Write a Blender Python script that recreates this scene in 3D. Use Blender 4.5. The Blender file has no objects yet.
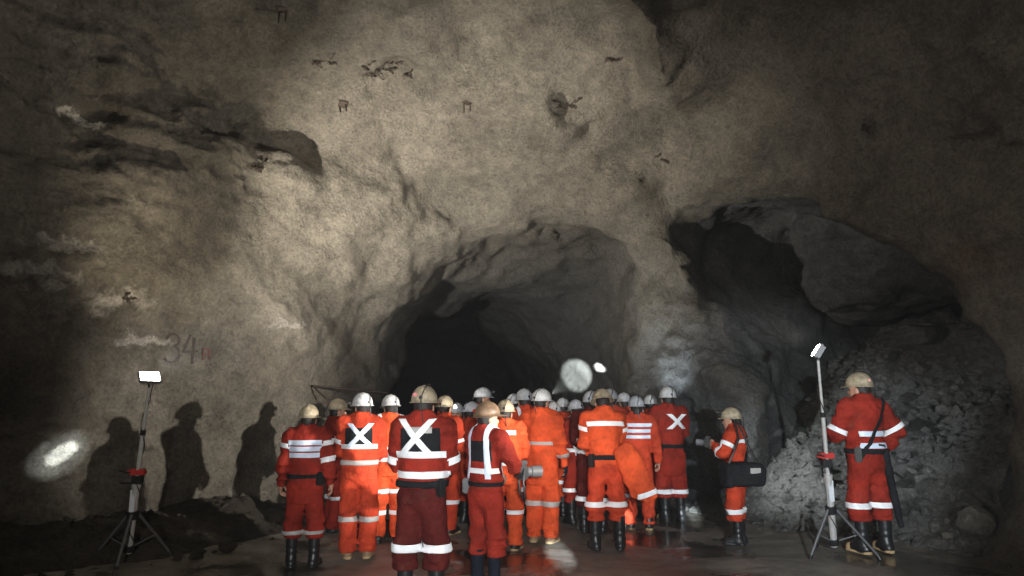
import bpy, bmesh, math, random
import numpy as np
from mathutils import Vector, Matrix
from mathutils.bvhtree import BVHTree

random.seed(7)
SC = bpy.context.scene
COL = SC.collection
PI = math.pi

# ------------------------------------------------------------------ camera
CAM_Z, F_PX, PITCH = 1.68, 680.0, math.atan(110 / 680)
cam_data = bpy.data.cameras.new('camera')
cam_data.lens = F_PX / 1024 * 36
cam_data.clip_start, cam_data.clip_end = 0.05, 200
cam = bpy.data.objects.new('camera', cam_data)
COL.objects.link(cam)
cam.location = (0, 0, CAM_Z)
cam.rotation_euler = (PI / 2 + PITCH, 0, 0)
SC.camera = cam

# ------------------------------------------------------------------ world, exposure
world = bpy.data.worlds.new('underground_dark')
SC.world = world
world.use_nodes = True
world.node_tree.nodes['Background'].inputs[0].default_value = (0.010, 0.0098, 0.0095, 1)
world.node_tree.nodes['Background'].inputs[1].default_value = 0.35
_wv = world.node_tree.nodes.new('ShaderNodeVolumeScatter')
_wv.inputs['Density'].default_value = 0.0011
_wv.inputs['Anisotropy'].default_value = 0.35
world.node_tree.links.new(_wv.outputs[0], world.node_tree.nodes['World Output'].inputs['Volume'])
SC.view_settings.view_transform = 'Standard'
SC.view_settings.look = 'None'
SC.view_settings.exposure = 0.0
SC.view_settings.gamma = 1.0
SC.view_settings.use_curve_mapping = False


def spot(name, loc, target, power, angle, blend=0.6, color=(1, 1, 1), radius=0.03):
    d = bpy.data.lights.new(name, 'SPOT')
    d.energy, d.spot_size, d.spot_blend = power, math.radians(angle), blend
    d.color, d.shadow_soft_size = color, radius
    o = bpy.data.objects.new(name, d)
    COL.objects.link(o)
    o.location = loc
    o.rotation_euler = (Vector(target) - Vector(loc)).to_track_quat('-Z', 'Y').to_euler()
    return o


WARM, NEUT, COOL = (1.0, 0.94, 0.84), (1.0, 0.95, 0.88), (0.80, 0.92, 1.0)
LAMP_L = Vector((-3.62, 6.85, 1.88))      # head of the left light stand
LAMP_R = Vector((3.16, 7.05, 2.16))       # head of the right light stand
# left flood: points up into the vault
spot('flood_left', LAMP_L + Vector((0.06, 0.0, 0.08)), (-1.0, 10.2, 4.5), 3700, 82, 1.0, WARM, 0.06)
spot('flood_left_side', LAMP_L + Vector((0.0, 0.02, 0.09)), (-4.2, 8.6, 4.0), 330, 80, 1.0, (1.0, 0.88, 0.68), 0.06)
# right flood: points up and across the drift to the left
spot('flood_right', LAMP_R + Vector((-0.10, -0.03, 0.07)), LAMP_R + Vector((-0.75, 0.28, 0.50)), 1100, 80, 0.8, NEUT, 0.06)
# added unseen spot off to the right, throwing crowd shadows on the left wall
spot('added_spot_right', (4.4, 4.3, 2.0), (-3.2, 9.1, 1.6), 4500, 27, 0.8, NEUT, 0.05)
# added fill spots behind the camera
spot('fill_spot_behind', (0.1, -0.5, 1.85), (-0.3, 7.5, 0.72), 1650, 38, 0.9, (0.94, 0.97, 1.0), 0.05)
spot('fill_spot_behind_up', (-0.8, -0.6, 1.85), (-1.0, 9.0, 4.3), 480, 80, 1.0, NEUT, 0.05)
spot('fill_spot_behind_right', (1.3, -0.4, 1.8), (3.4, 8.9, 1.0), 2500, 27, 0.5, (0.86, 0.94, 1.0), 0.04)
spot('fill_spot_behind_stand', (-1.2, -0.4, 1.8), (-3.8, 7.0, 0.75), 420, 24, 1.0, NEUT, 0.05)
spot('fill_spot_behind_left', (-2.5, -0.5, 1.8), (5.0, 6.9, 3.4), 1100, 52, 1.0, NEUT, 0.05)
spot('fill_spot_behind_centre', (0.5, -0.5, 1.8), (0.75, 8.2, 1.15), 1500, 13, 1.0, (1.0, 0.97, 0.93), 0.04)

# ------------------------------------------------------------------ numeric helpers


def _hash(ix, iy, iz, seed):
    n = (ix * 374761393 + iy * 668265263 + iz * 2147483647 + seed * 974634777) & 0xFFFFFFFF
    n = ((n ^ (n >> 13)) * 1274126177) & 0xFFFFFFFF
    n = (n ^ (n >> 16)) & 0xFFFFFF
    return n.astype(np.float64) / 0xFFFFFF * 2 - 1


def vnoise(P, seed=0):
    P = np.asarray(P, dtype=np.float64)
    I = np.floor(P).astype(np.int64)
    f = P - I
    u = f * f * f * (f * (f * 6 - 15) + 10)
    out = 0
    for dx in (0, 1):
        wx = u[:, 0] if dx else 1 - u[:, 0]
        for dy in (0, 1):
            wy = u[:, 1] if dy else 1 - u[:, 1]
            for dz in (0, 1):
                wz = u[:, 2] if dz else 1 - u[:, 2]
                out = out + wx * wy * wz * _hash(I[:, 0] + dx, I[:, 1] + dy, I[:, 2] + dz, seed)
    return out


def fbm(P, octaves=4, seed=0, gain=0.5, lac=2.03):
    a, s, out = 1.0, 1.0, 0
    for k in range(octaves):
        out = out + a * vnoise(P * s + 17.3 * k, seed + k)
        a *= gain
        s *= lac
    return out


def smin(a, b, k):
    h = np.maximum(k - np.abs(a - b), 0) / k
    return np.minimum(a, b) - h * h * k * 0.25


def smax(a, b, k):
    return -smin(-a, -b, k)


def sstep(x, a, b):
    t = np.clip((x - a) / (b - a), 0, 1)
    return t * t * (3 - 2 * t)


def cone(P, a, b, ra, rb):
    a, b = np.asarray(a, float), np.asarray(b, float)
    ab = b - a
    t = np.clip(((P - a) @ ab) / max(ab @ ab, 1e-9), 0, 1)
    d = P - a - t[:, None] * ab
    return np.sqrt((d * d).sum(1)) - (ra + (rb - ra) * t)


def ellipsoid(P, c, r):
    q = (P - np.asarray(c)) / np.asarray(r)
    k = np.sqrt((q * q).sum(1))
    return (k - 1) * min(r)


def poly_sdf(u, v, poly):
    d2 = np.full(u.shape, 1e9)
    s = np.ones(u.shape)
    n = len(poly)
    for i in range(n):
        ax, ay = poly[i]
        bx, by = poly[(i + 1) % n]
        ex, ey = bx - ax, by - ay
        wx, wy = u - ax, v - ay
        t = np.clip((wx * ex + wy * ey) / (ex * ex + ey * ey + 1e-12), 0, 1)
        d2 = np.minimum(d2, (wx - ex * t) ** 2 + (wy - ey * t) ** 2)
        c1 = (v >= ay) & (v < by) & (ex * wy > ey * wx)
        c2 = (v < ay) & (v >= by) & (ex * wy < ey * wx)
        s = np.where(c1 | c2, -s, s)
    return s * np.sqrt(d2)


def grid_points(lo, hi, h):
    n = [int(math.ceil((hi[i] - lo[i]) / h)) + 1 for i in range(3)]
    ax = [lo[i] + h * np.arange(n[i]) for i in range(3)]
    G = np.stack(np.meshgrid(*ax, indexing='ij'), -1).reshape(-1, 3)
    return G, n


def surface_nets(vals, lo, h):
    nx, ny, nz = vals.shape
    ins = vals < 0
    cnt = np.zeros((nx - 1, ny - 1, nz - 1), np.int8)
    for dx in (0, 1):
        for dy in (0, 1):
            for dz in (0, 1):
                cnt += ins[dx:nx - 1 + dx, dy:ny - 1 + dy, dz:nz - 1 + dz]
    act = np.argwhere((cnt > 0) & (cnt < 8))
    idx = np.full(cnt.shape, -1, np.int64)
    idx[act[:, 0], act[:, 1], act[:, 2]] = np.arange(len(act))
    cor = [(0, 0, 0), (1, 0, 0), (0, 1, 0), (1, 1, 0), (0, 0, 1), (1, 0, 1), (0, 1, 1), (1, 1, 1)]
    cv = np.stack([vals[act[:, 0] + c[0], act[:, 1] + c[1], act[:, 2] + c[2]] for c in cor], 1)
    acc = np.zeros((len(act), 3))
    num = np.zeros(len(act))
    for a in range(8):
        for b in range(a + 1, 8):
            if sum(abs(cor[a][k] - cor[b][k]) for k in range(3)) != 1:
                continue
            va, vb = cv[:, a], cv[:, b]
            m = (va < 0) != (vb < 0)
            t = np.where(m, va / np.where(m, va - vb, 1), 0)
            p = np.array(cor[a]) + t[:, None] * (np.array(cor[b]) - np.array(cor[a]))
            acc += p * m[:, None]
            num += m
    V = (act + acc / num[:, None]) * h + np.asarray(lo)
    quads = []
    for ax in range(3):
        a1, a2 = (ax + 1) % 3, (ax + 2) % 3
        s0 = [slice(None)] * 3
        s1 = [slice(None)] * 3
        s0[ax], s1[ax] = slice(0, -1), slice(1, None)
        i0, i1 = ins[tuple(s0)], ins[tuple(s1)]
        e = np.argwhere(i0 != i1)
        ok = (e[:, a1] > 0) & (e[:, a2] > 0) & (e[:, a1] < vals.shape[a1] - 1) & (e[:, a2] < vals.shape[a2] - 1)
        e = e[ok]
        pos = i0[e[:, 0], e[:, 1], e[:, 2]]
        q = []
        for d1, d2 in ((1, 1), (0, 1), (0, 0), (1, 0)):
            c = e.copy()
            c[:, a1] -= d1
            c[:, a2] -= d2
            q.append(idx[c[:, 0], c[:, 1], c[:, 2]])
        q = np.stack(q, 1)
        q[~pos] = q[~pos][:, ::-1]
        quads.append(q)
    return V, np.concatenate(quads)


def unproj(px, py, Y=None, Z=None):
    f = np.array((0, math.cos(PITCH), math.sin(PITCH)))
    u = np.array((0, -math.sin(PITCH), math.cos(PITCH)))
    d = f * F_PX + np.array((1, 0, 0)) * (px - 512) + u * (288 - py)
    o = np.array((0, 0, CAM_Z))
    if Y is not None:
        return o + d * (Y / d[1])
    if Z is not None:
        return o + d * ((Z - CAM_Z) / d[2])
    return d / np.linalg.norm(d)


# ------------------------------------------------------------------ object helpers
def mesh_from(name, V, F, mats, smooth=True, fmat=None):
    me = bpy.data.meshes.new(name)
    me.from_pydata([tuple(v) for v in V], [], [tuple(int(i) for i in f) for f in F])
    for m in (mats if isinstance(mats, (list, tuple)) else [mats]):
        me.materials.append(m)
    if smooth:
        me.polygons.foreach_set('use_smooth', [True] * len(me.polygons))
    if fmat is not None:
        me.polygons.foreach_set('material_index', [int(i) for i in fmat])
    me.update()
    return me


def link(name, me, parent=None, mtx=None):
    o = bpy.data.objects.new(name, me)
    COL.objects.link(o)
    if parent:
        o.parent = parent
    if mtx is not None:
        o.matrix_local = mtx
    return o


def mobj(name, V, F, mats, parent=None, smooth=True, fmat=None):
    return link(name, mesh_from(name, V, F, mats, smooth, fmat), parent)


def empty(name, loc, rz=0):
    o = bpy.data.objects.new(name, None)
    COL.objects.link(o)
    o.location = loc
    o.rotation_euler = (0, 0, rz)
    o.empty_display_size = 0.2
    return o


def tag(o, label, cat, group=None, kind=None):
    o['label'] = label
    o['category'] = cat
    if group:
        o['group'] = group
    if kind:
        o['kind'] = kind
    return o


class MB:
    """collects simple solids into one mesh"""
    def __init__(s):
        s.V, s.F = [], []

    def add(s, V, F):
        n = len(s.V)
        s.V += [tuple(v) for v in V]
        s.F += [tuple(i + n for i in f) for f in F]
        return s

    def tube(s, pts, r, n=10, cap=True):
        pts = [Vector(p) for p in pts]
        rs = r if isinstance(r, (list, tuple)) else [r] * len(pts)
        V, F = [], []
        ref = None
        for i, p in enumerate(pts):
            t = (pts[min(i + 1, len(pts) - 1)] - pts[max(i - 1, 0)]).normalized()
            if ref is None:
                ref = Vector((0, 0, 1)) if abs(t.z) < 0.9 else Vector((1, 0, 0))
            a = (ref - t * ref.dot(t)).normalized()
            b = t.cross(a)
            ref = a
            for k in range(n):
                w = 2 * PI * k / n
                V.append(p + (a * math.cos(w) + b * math.sin(w)) * rs[i])
        for i in range(len(pts) - 1):
            for k in range(n):
                F.append((i * n + k, i * n + (k + 1) % n, (i + 1) * n + (k + 1) % n, (i + 1) * n + k))
        if cap:
            F.append(tuple(range(n - 1, -1, -1)))
            F.append(tuple((len(pts) - 1) * n + k for k in range(n)))
        return s.add(V, F)

    def box(s, c, size, rot=None, bevel=0.006):
        x, y, z = [v / 2 for v in size]
        b = min(bevel, x * .6, y * .6, z * .6)
        bm = bmesh.new()
        bmesh.ops.create_cube(bm, size=1)
        for v in bm.verts:
            v.co = Vector((v.co.x * 2 * x, v.co.y * 2 * y, v.co.z * 2 * z))
        bmesh.ops.bevel(bm, geom=bm.edges[:], offset=b, segments=2, affect='EDGES')
        M = Matrix.Translation(Vector(c)) @ (rot.to_4x4() if rot else Matrix())
        bm.verts.index_update()
        s.add([M @ v.co for v in bm.verts], [[v.index for v in f.verts] for f in bm.faces])
        bm.free()
        return s

    def build(s, name, mat, parent=None, smooth=True):
        o = mobj(name, s.V, s.F, mat, parent, smooth)
        if smooth:
            o.data.set_sharp_from_angle(angle=math.radians(40))
        return o


# ------------------------------------------------------------------ materials
def new_mat(name):
    m = bpy.data.materials.new(name)
    m.use_nodes = True
    nt = m.node_tree
    return m, nt, nt.nodes['Principled BSDF']


def nd(nt, typ, **kw):
    n = nt.nodes.new(typ)
    for k, v in kw.items():
        if k.startswith('i_'):
            n.inputs[k[2:].replace('_', ' ')].default_value = v
        else:
            setattr(n, k, v)
    return n


def noise_node(nt, scale, detail=4, rough=0.6, coord='Object', vec=None):
    n = nt.nodes.new('ShaderNodeTexNoise')
    n.inputs['Scale'].default_value = scale
    n.inputs['Detail'].default_value = detail
    n.inputs['Roughness'].default_value = rough
    if vec is None:
        t = nt.nodes.new('ShaderNodeTexCoord')
        vec = t.outputs[coord]
    nt.links.new(vec, n.inputs['Vector'])
    return n


def ramp(nt, src, stops):
    r = nt.nodes.new('ShaderNodeValToRGB')
    e = r.color_ramp.elements
    e[0].position, e[0].color = stops[0][0], (*stops[0][1], 1)
    e[1].position, e[1].color = stops[-1][0], (*stops[-1][1], 1)
    for p, c in stops[1:-1]:
        x = e.new(p)
        x.color = (*c, 1)
    nt.links.new(src, r.inputs['Fac'])
    return r


def mixc(nt, fac, a, b, mode='MIX'):
    m = nt.nodes.new('ShaderNodeMix')
    m.data_type = 'RGBA'
    m.blend_type = mode
    if isinstance(fac, (int, float)):
        m.inputs[0].default_value = fac
    else:
        nt.links.new(fac, m.inputs[0])
    for s, i in ((a, 6), (b, 7)):
        if isinstance(s, tuple):
            m.inputs[i].default_value = (*s, 1)
        else:
            nt.links.new(s, m.inputs[i])
    return m.outputs[2]


def bump(nt, bsdf, src, strength, dist, prev=None):
    b = nt.nodes.new('ShaderNodeBump')
    b.inputs['Strength'].default_value = strength
    b.inputs['Distance'].default_value = dist
    nt.links.new(src, b.inputs['Height'])
    if prev:
        nt.links.new(prev.outputs['Normal'], b.inputs['Normal'])
    nt.links.new(b.outputs['Normal'], bsdf.inputs['Normal'])
    return b


def simple_mat(name, col, rough=0.5, metal=0.0, var=0.15, scale=12, bump_s=0.0):
    m, nt, b = new_mat(name)
    n = noise_node(nt, scale, 6, 0.68)
    r = ramp(nt, n.outputs['Fac'], [(0.3, tuple(c * (1 - var) for c in col)), (0.7, tuple(min(1, c * (1 + var)) for c in col))])
    nt.links.new(r.outputs['Color'], b.inputs['Base Color'])
    b.inputs['Roughness'].default_value = rough
    b.inputs['Metallic'].default_value = metal
    if bump_s:
        bump(nt, b, n.outputs['Fac'], bump_s, 0.01)
    return m


def rock_mat(name, dark, mid, light, patches=(), grain=1.0, rough=0.85):
    m, nt, b = new_mat(name)
    n1 = noise_node(nt, 0.55, 6, 0.62)
    n2 = noise_node(nt, 5.0, 8, 0.72)
    n3 = noise_node(nt, 24.0, 5, 0.75)
    c1 = ramp(nt, n1.outputs['Fac'], [(0.32, dark), (0.5, mid), (0.68, light)])
    c2 = ramp(nt, n2.outputs['Fac'], [(0.30, (0.62, 0.62, 0.62)), (0.70, (1.26, 1.25, 1.22))])
    c3 = ramp(nt, n3.outputs['Fac'], [(0.32, (0.54, 0.54, 0.54)), (0.68, (1.42, 1.42, 1.40))])
    col = mixc(nt, 1.0, c1.outputs['Color'], c2.outputs['Color'], 'MULTIPLY')
    col = mixc(nt, 0.8, col, c3.outputs['Color'], 'MULTIPLY')
    if patches:
        geo = nt.nodes.new('ShaderNodeNewGeometry')
        warp = noise_node(nt, 2.2, 5, 0.65, vec=geo.outputs['Position'])
        sub = nt.nodes.new('ShaderNodeVectorMath')
        sub.operation = 'SUBTRACT'
        nt.links.new(warp.outputs['Color'], sub.inputs[0])
        sub.inputs[1].default_value = (0.5, 0.5, 0.5)
        sc = nt.nodes.new('ShaderNodeVectorMath')
        sc.operation = 'MULTIPLY_ADD'
        nt.links.new(sub.outputs[0], sc.inputs[0])
        sc.inputs[1].default_value = (0.9, 0.9, 0.9)
        nt.links.new(geo.outputs['Position'], sc.inputs[2])
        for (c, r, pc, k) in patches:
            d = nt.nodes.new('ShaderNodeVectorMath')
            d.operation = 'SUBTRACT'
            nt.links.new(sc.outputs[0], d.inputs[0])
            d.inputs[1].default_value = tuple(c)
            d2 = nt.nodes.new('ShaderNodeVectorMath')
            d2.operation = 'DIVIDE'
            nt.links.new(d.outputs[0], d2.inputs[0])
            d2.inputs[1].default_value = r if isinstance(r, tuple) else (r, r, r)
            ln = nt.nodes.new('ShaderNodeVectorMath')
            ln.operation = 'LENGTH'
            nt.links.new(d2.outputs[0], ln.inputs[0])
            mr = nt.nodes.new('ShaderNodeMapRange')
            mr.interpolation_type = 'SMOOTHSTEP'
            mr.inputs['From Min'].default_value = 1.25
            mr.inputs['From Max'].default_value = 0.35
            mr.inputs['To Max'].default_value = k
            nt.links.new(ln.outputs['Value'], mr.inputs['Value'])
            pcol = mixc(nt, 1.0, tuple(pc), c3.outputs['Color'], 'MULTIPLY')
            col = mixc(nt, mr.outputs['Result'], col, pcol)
    nt.links.new(col, b.inputs['Base Color'])
    b.inputs['Roughness'].default_value = rough
    b.inputs['Specular IOR Level'].default_value = 0.25
    p = bump(nt, b, n2.outputs['Fac'], 1.0 * grain, 0.13)
    bump(nt, b, n3.outputs['Fac'], 1.0 * grain, 0.034, p)
    return m


def cloth_mat(name, col, dirt=0.35):
    m, nt, b = new_mat(name)
    n = noise_node(nt, 3.0, 5, 0.65)
    w = noise_node(nt, 16.0, 4, 0.6)
    r = ramp(nt, n.outputs['Fac'], [(0.36, tuple(c * 0.50 for c in col)), (0.6, col)])
    d = noise_node(nt, 5.5, 6, 0.7)
    dm = ramp(nt, d.outputs['Fac'], [(0.56, (0, 0, 0)), (0.75, (dirt, dirt, dirt))])
    c = mixc(nt, dm.outputs['Color'], r.outputs['Color'], (0.10, 0.045, 0.025))
    nt.links.new(c, b.inputs['Base Color'])
    b.inputs['Roughness'].default_value = 0.82
    b.inputs['Specular IOR Level'].default_value = 0.2
    bump(nt, b, w.outputs['Fac'], 0.9, 0.03)
    return m


def emit_mat(name, col, strength):
    m, nt, b = new_mat(name)
    b.inputs['Base Color'].default_value = (*col, 1)
    b.inputs['Emission Color'].default_value = (*col, 1)
    b.inputs['Emission Strength'].default_value = strength
    return m


M_ORANGE = cloth_mat('orange_cloth', (0.64, 0.066, 0.024))
M_BRIGHT = cloth_mat('lit_orange_cloth', (0.86, 0.108, 0.030), 0.25)  # lighter orange: stronger light on the middle crowd is put into the colour
M_RED = cloth_mat('red_orange_cloth', (0.34, 0.028, 0.015), 0.45)  # red cloth, toned down further for the weaker light on near figures
M_DKRED = cloth_mat('worn_shaded_red_cloth', (0.10, 0.011, 0.009), 0.6)  # dark red with the shade on the nearest figure mixed into the colour
M_BLACKC = cloth_mat('black_cloth', (0.016, 0.017, 0.02), 0.1)
M_NAVY = cloth_mat('navy_rubber_cloth', (0.012, 0.016, 0.028), 0.1)
M_TAPE = simple_mat('reflective_tape', (0.93, 0.95, 0.98), 0.35, 0.0, 0.05, 30)
M_TAPEB = simple_mat('bluish_reflective_tape', (0.70, 0.80, 0.97), 0.35, 0.0, 0.06, 30)
M_TAPEG = simple_mat('dull_grey_tape', (0.42, 0.40, 0.38), 0.5, 0.0, 0.1, 30)
M_SKIN = simple_mat('skin', (0.50, 0.27, 0.18), 0.55, 0, 0.1, 20)
M_EYE = simple_mat('eye', (0.05, 0.035, 0.03), 0.2)
M_HAIR = simple_mat('dark_hair', (0.016, 0.012, 0.010), 0.6, 0, 0.3, 60, 0.5)
M_RUBBER = simple_mat('black_rubber', (0.014, 0.014, 0.015), 0.38, 0, 0.3, 9)
M_SOLE = simple_mat('tan_sole', (0.42, 0.29, 0.15), 0.7, 0, 0.25, 14)
M_TANB = simple_mat('tan_leather', (0.22, 0.14, 0.08), 0.7, 0, 0.3, 14)
M_WHITEH = simple_mat('white_helmet_shell', (0.66, 0.66, 0.65), 0.32, 0, 0.28, 14)
M_GREYH = simple_mat('grey_white_helmet_shell', (0.46, 0.48, 0.51), 0.32, 0, 0.35, 14)
M_BEIGEH = simple_mat('scuffed_beige_helmet_shell', (0.36, 0.30, 0.205), 0.4, 0, 0.55, 16)
M_BROWNH = simple_mat('muddy_brown_helmet_shell', (0.16, 0.10, 0.06), 0.45, 0, 0.4, 14)
M_STICK = simple_mat('red_sticker', (0.45, 0.03, 0.02), 0.4)
M_GREYP = simple_mat('grey_plastic', (0.10, 0.10, 0.105), 0.45)
M_BLKP = simple_mat('black_plastic', (0.016, 0.016, 0.017), 0.4)
M_LENSOFF = simple_mat('lamp_glass', (0.6, 0.62, 0.62), 0.1)
M_LENSON = emit_mat('lit_cap_lamp', (0.90, 0.96, 1.0), 40)
M_FLOOD = emit_mat('lit_flood_panel', (1.0, 0.94, 0.82), 60)
M_STEEL = simple_mat('brushed_steel', (0.62, 0.61, 0.59), 0.38, 0.35, 0.12, 18)
M_REDP = simple_mat('red_painted_metal', (0.42, 0.03, 0.025), 0.45, 0, 0.2, 12)
M_RUST = simple_mat('rusty_steel', (0.05, 0.035, 0.025), 0.7, 0.3, 0.4, 14)
M_WHITEP = simple_mat('white_label_plastic', (0.62, 0.64, 0.68), 0.4, 0, 0.08)
M_PAINT = simple_mat('faded_red_paint', (0.10, 0.035, 0.028), 0.9, 0, 0.4, 8)
M_PAINTD = simple_mat('faded_dark_paint', (0.030, 0.020, 0.017), 0.9, 0, 0.4, 8)

# ------------------------------------------------------------------ the cave
TUN_Y = 11.8
TUN1 = [(350, 560), (356, 440), (370, 402), (384, 362), (380, 322), (386, 292), (430, 262), (490, 240), (540, 229), (590, 232),
        (622, 240), (640, 270), (648, 320), (650, 380), (652, 560)]
TUN2 = [(384, 560), (386, 400), (394, 345), (432, 318), (478, 311), (518, 330), (550, 362), (562, 400), (566, 560)]
tun1 = [(p[0], p[2]) for p in (unproj(x, y, Y=TUN_Y) for x, y in TUN1)]
tun2 = [(p[0], p[2]) for p in (unproj(x, y, Y=17.0) for x, y in TUN2)]
tun1[0] = (tun1[0][0], -1.5)
tun1[-1] = (tun1[-1][0], -1.5)
tun2[0] = (tun2[0][0], -1.5)
tun2[-1] = (tun2[-1][0], -1.5)
# side opening on the right: contour on the vertical plane through RA and RB
RA, RB = np.array((3.2, 11.0)), np.array((5.3, 7.0))
RD = (RB - RA) / np.linalg.norm(RB - RA)
EXT = np.array((0.80, 0.60))
SIDE = [(752, 560), (750, 440), (735, 385), (708, 315), (690, 262), (690, 228), (710, 208), (735, 203), (775, 205), (808, 215), (840, 236), (890, 252),
        (935, 271), (965, 291), (985, 325), (998, 380), (1004, 450), (1008, 520), (1012, 600)]
side = []
for (x, y) in SIDE:
    d = unproj(x, y)
    nrm = np.array((RD[1], -RD[0], 0))
    t = (np.array((*RA, 0)) - np.array((0, 0, CAM_Z))) @ nrm / (d @ nrm)
    p = np.array((0, 0, CAM_Z)) + d * t
    side.append(((p[:2] - RA) @ RD, p[2]))
side[0] = (side[0][0], -1.5)
side[-1] = (side[-1][0], -1.5)


def cave_sdf(P):
    x, y, z = P[:, 0], P[:, 1], P[:, 2]
    # main drift
    xl = np.interp(y, [-4, 3, 7, 9.5, 12.2, 13], [-6.6, -6.3, -5.75, -3.85, -2.35, -2.0])
    xl = xl + 0.10 * (z - 1.5)
    xr = np.interp(y, [-4, 3, 5.5, 7.0, 8.0, 10.6, 11.4, 13], [6.6, 5.7, 5.05, 5.1, 4.6, 3.2, 2.75, 2.4])
    xr = xr - 0.05 * np.maximum(z - 2, 0) ** 1.6
    zc = np.interp(y, [-4, 4, 7.2, 8.6, 10.4, 11.6, 13], [6.6, 7.4, 7.25, 6.75, 5.55, 4.75, 4.0])
    zc = zc - 0.020 * (x + 1.2) ** 2
    a = smax(xl - x, z - zc, 2.2)
    a = smax(a, (x - xr) * 0.9, 1.6)
    a = smax(a, y - 12.0, 0.8)
    # hanging nose of rock between the drift and the side opening
    r0, r1 = np.array((1.30, 6.8, 6.20)), np.array((3.0, 10.7, 4.95))
    rl = math.hypot(r1[0] - r0[0], r1[1] - r0[1])
    ux, uy = (r1[0] - r0[0]) / rl, (r1[1] - r0[1]) / rl
    tt = ((x - r0[0]) * ux + (y - r0[1]) * uy) / rl
    dr = (x - r0[0]) * uy - (y - r0[1]) * ux
    zax = r0[2] + np.clip(tt, -1, 1.2) * (r1[2] - r0[2])
    zn = zax + 1.1 * np.maximum(-dr, 0) + 0.52 * np.maximum(dr, 0) - 0.115 * np.maximum(dr, 0) ** 2
    a = smax(a, (z - zn) * 0.8, 0.35)
    out = a
    # back drift
    m = y > 10.6
    sh = np.interp(y[m], [11.8, 17, 24, 34], [0, 0.0, -1.2, -6])
    t = sstep(y[m], 12.6, 16.5)
    xs = x[m] - sh
    b = (1 - t) * poly_sdf(xs, z[m], tun1) + t * poly_sdf(xs, z[m], tun2)
    b = smax(b, y[m] - 25.5, 1.0)
    out[m] = smin(out[m], b, 0.30)
    # side opening with its brow
    m = x > 1.0
    q = P[m]
    rel = q[:, :2] - RA
    # oblique coordinates: rel = s*RD + e*EXT
    det = RD[0] * EXT[1] - RD[1] * EXT[0]
    s = (rel[:, 0] * EXT[1] - rel[:, 1] * EXT[0]) / det
    e = (RD[0] * rel[:, 1] - RD[1] * rel[:, 0]) / det
    c = poly_sdf(s, q[:, 2], side) * 0.8
    c = np.maximum(c, -e - 1.6)
    c = smax(c, e - 5.5, 0.8)
    fn = np.array((-0.76, -0.65))
    front = (q[:, :2] - np.array((4.75, 11.5))) @ fn
    left = -((q[:, :2] - np.array((4.75, 11.5))) @ np.array((0.65, -0.76)))
    zb = 3.12 + 0.25 * np.maximum(s - 2.0, 0) * 0.1
    brow = smax(smax(front, zb - q[:, 2], 0.25), left, 0.3)
    c = smax(c, -brow, 0.12)
    out[m] = smin(out[m], c, 0.22)
    return out


CH = 0.12
lo, hi = (-8.4, -3.5, -0.5), (11.5, 27, 8.4)
G, n = grid_points(lo, hi, CH)
vals = np.empty(len(G))
for i in range(0, len(G), 400000):
    q = G[i:i + 400000]
    v = cave_sdf(q)
    near = np.abs(v) < 1.3
    w = np.zeros(len(q))
    w[near] = 0.30 * fbm(q[near] * 0.5, 3, 3) + 0.13 * fbm(q[near] * 1.6, 3, 11)
    vals[i:i + 400000] = v + w
cv, cf = surface_nets(vals.reshape(n), lo, CH)
cf = cf[:, ::-1]
del G, vals


def vert_normals(V, F):
    a = np.cross(V[F[:, 2]] - V[F[:, 0]], V[F[:, 3]] - V[F[:, 1]])
    N = np.zeros_like(V)
    for k in range(4):
        np.add.at(N, F[:, k], a)
    return N / (np.linalg.norm(N, axis=1)[:, None] + 1e-12)


def laplace(V, F, it=1, lam=0.5):
    for _ in range(it):
        S = np.zeros_like(V)
        C = np.zeros(len(V))
        for k in range(4):
            np.add.at(S, F[:, k], V[F[:, (k + 1) % 4]] + V[F[:, (k + 3) % 4]])
            np.add.at(C, F[:, k], 2)
        V = V + lam * (S / np.maximum(C, 1)[:, None] - V)
    return V


def subdivide(V, F):
    E = np.sort(np.concatenate([F[:, [k, (k + 1) % 4]] for k in range(4)]), 1)
    key = E[:, 0] * len(V) + E[:, 1]
    u, first, inv = np.unique(key, return_index=True, return_inverse=True)
    ev = (V[E[first, 0]] + V[E[first, 1]]) / 2
    fc = V[F].mean(1)
    nF = len(F)
    ei = len(V) + inv.reshape(4, nF)
    ci = len(V) + len(ev) + np.arange(nF)
    Q = [np.stack([F[:, k], ei[k], ci, ei[(k + 3) % 4]], 1) for k in range(4)]
    return np.concatenate([V, ev, fc]), np.concatenate(Q)


cv = laplace(cv, cf, 2, 0.5)
# finer mesh where the camera looks closely
cv, cf = subdivide(cv, cf)
cv = laplace(cv, cf, 1, 0.5)
cn = vert_normals(cv, cf)
base_v = cv.copy()


def ridged(P, octv, seed):
    a, s, o = 1, 1, 0
    for k in range(octv):
        o = o + a * (1 - 2 * np.abs(vnoise(P * s + 9.1 * k, seed + k)))
        a *= .5
        s *= 2.1
    return o


bv0 = BVHTree.FromPolygons([Vector(v) for v in cv], [tuple(int(i) for i in f) for f in cf])


def hit(px, py, bvh=None):
    h = (bvh or bv0).ray_cast(Vector((0, 0, CAM_Z)), Vector(unproj(px, py)))
    return h[0], h[1]


disp = 0.042 * fbm(cv * 3.2, 4, 21)
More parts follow.
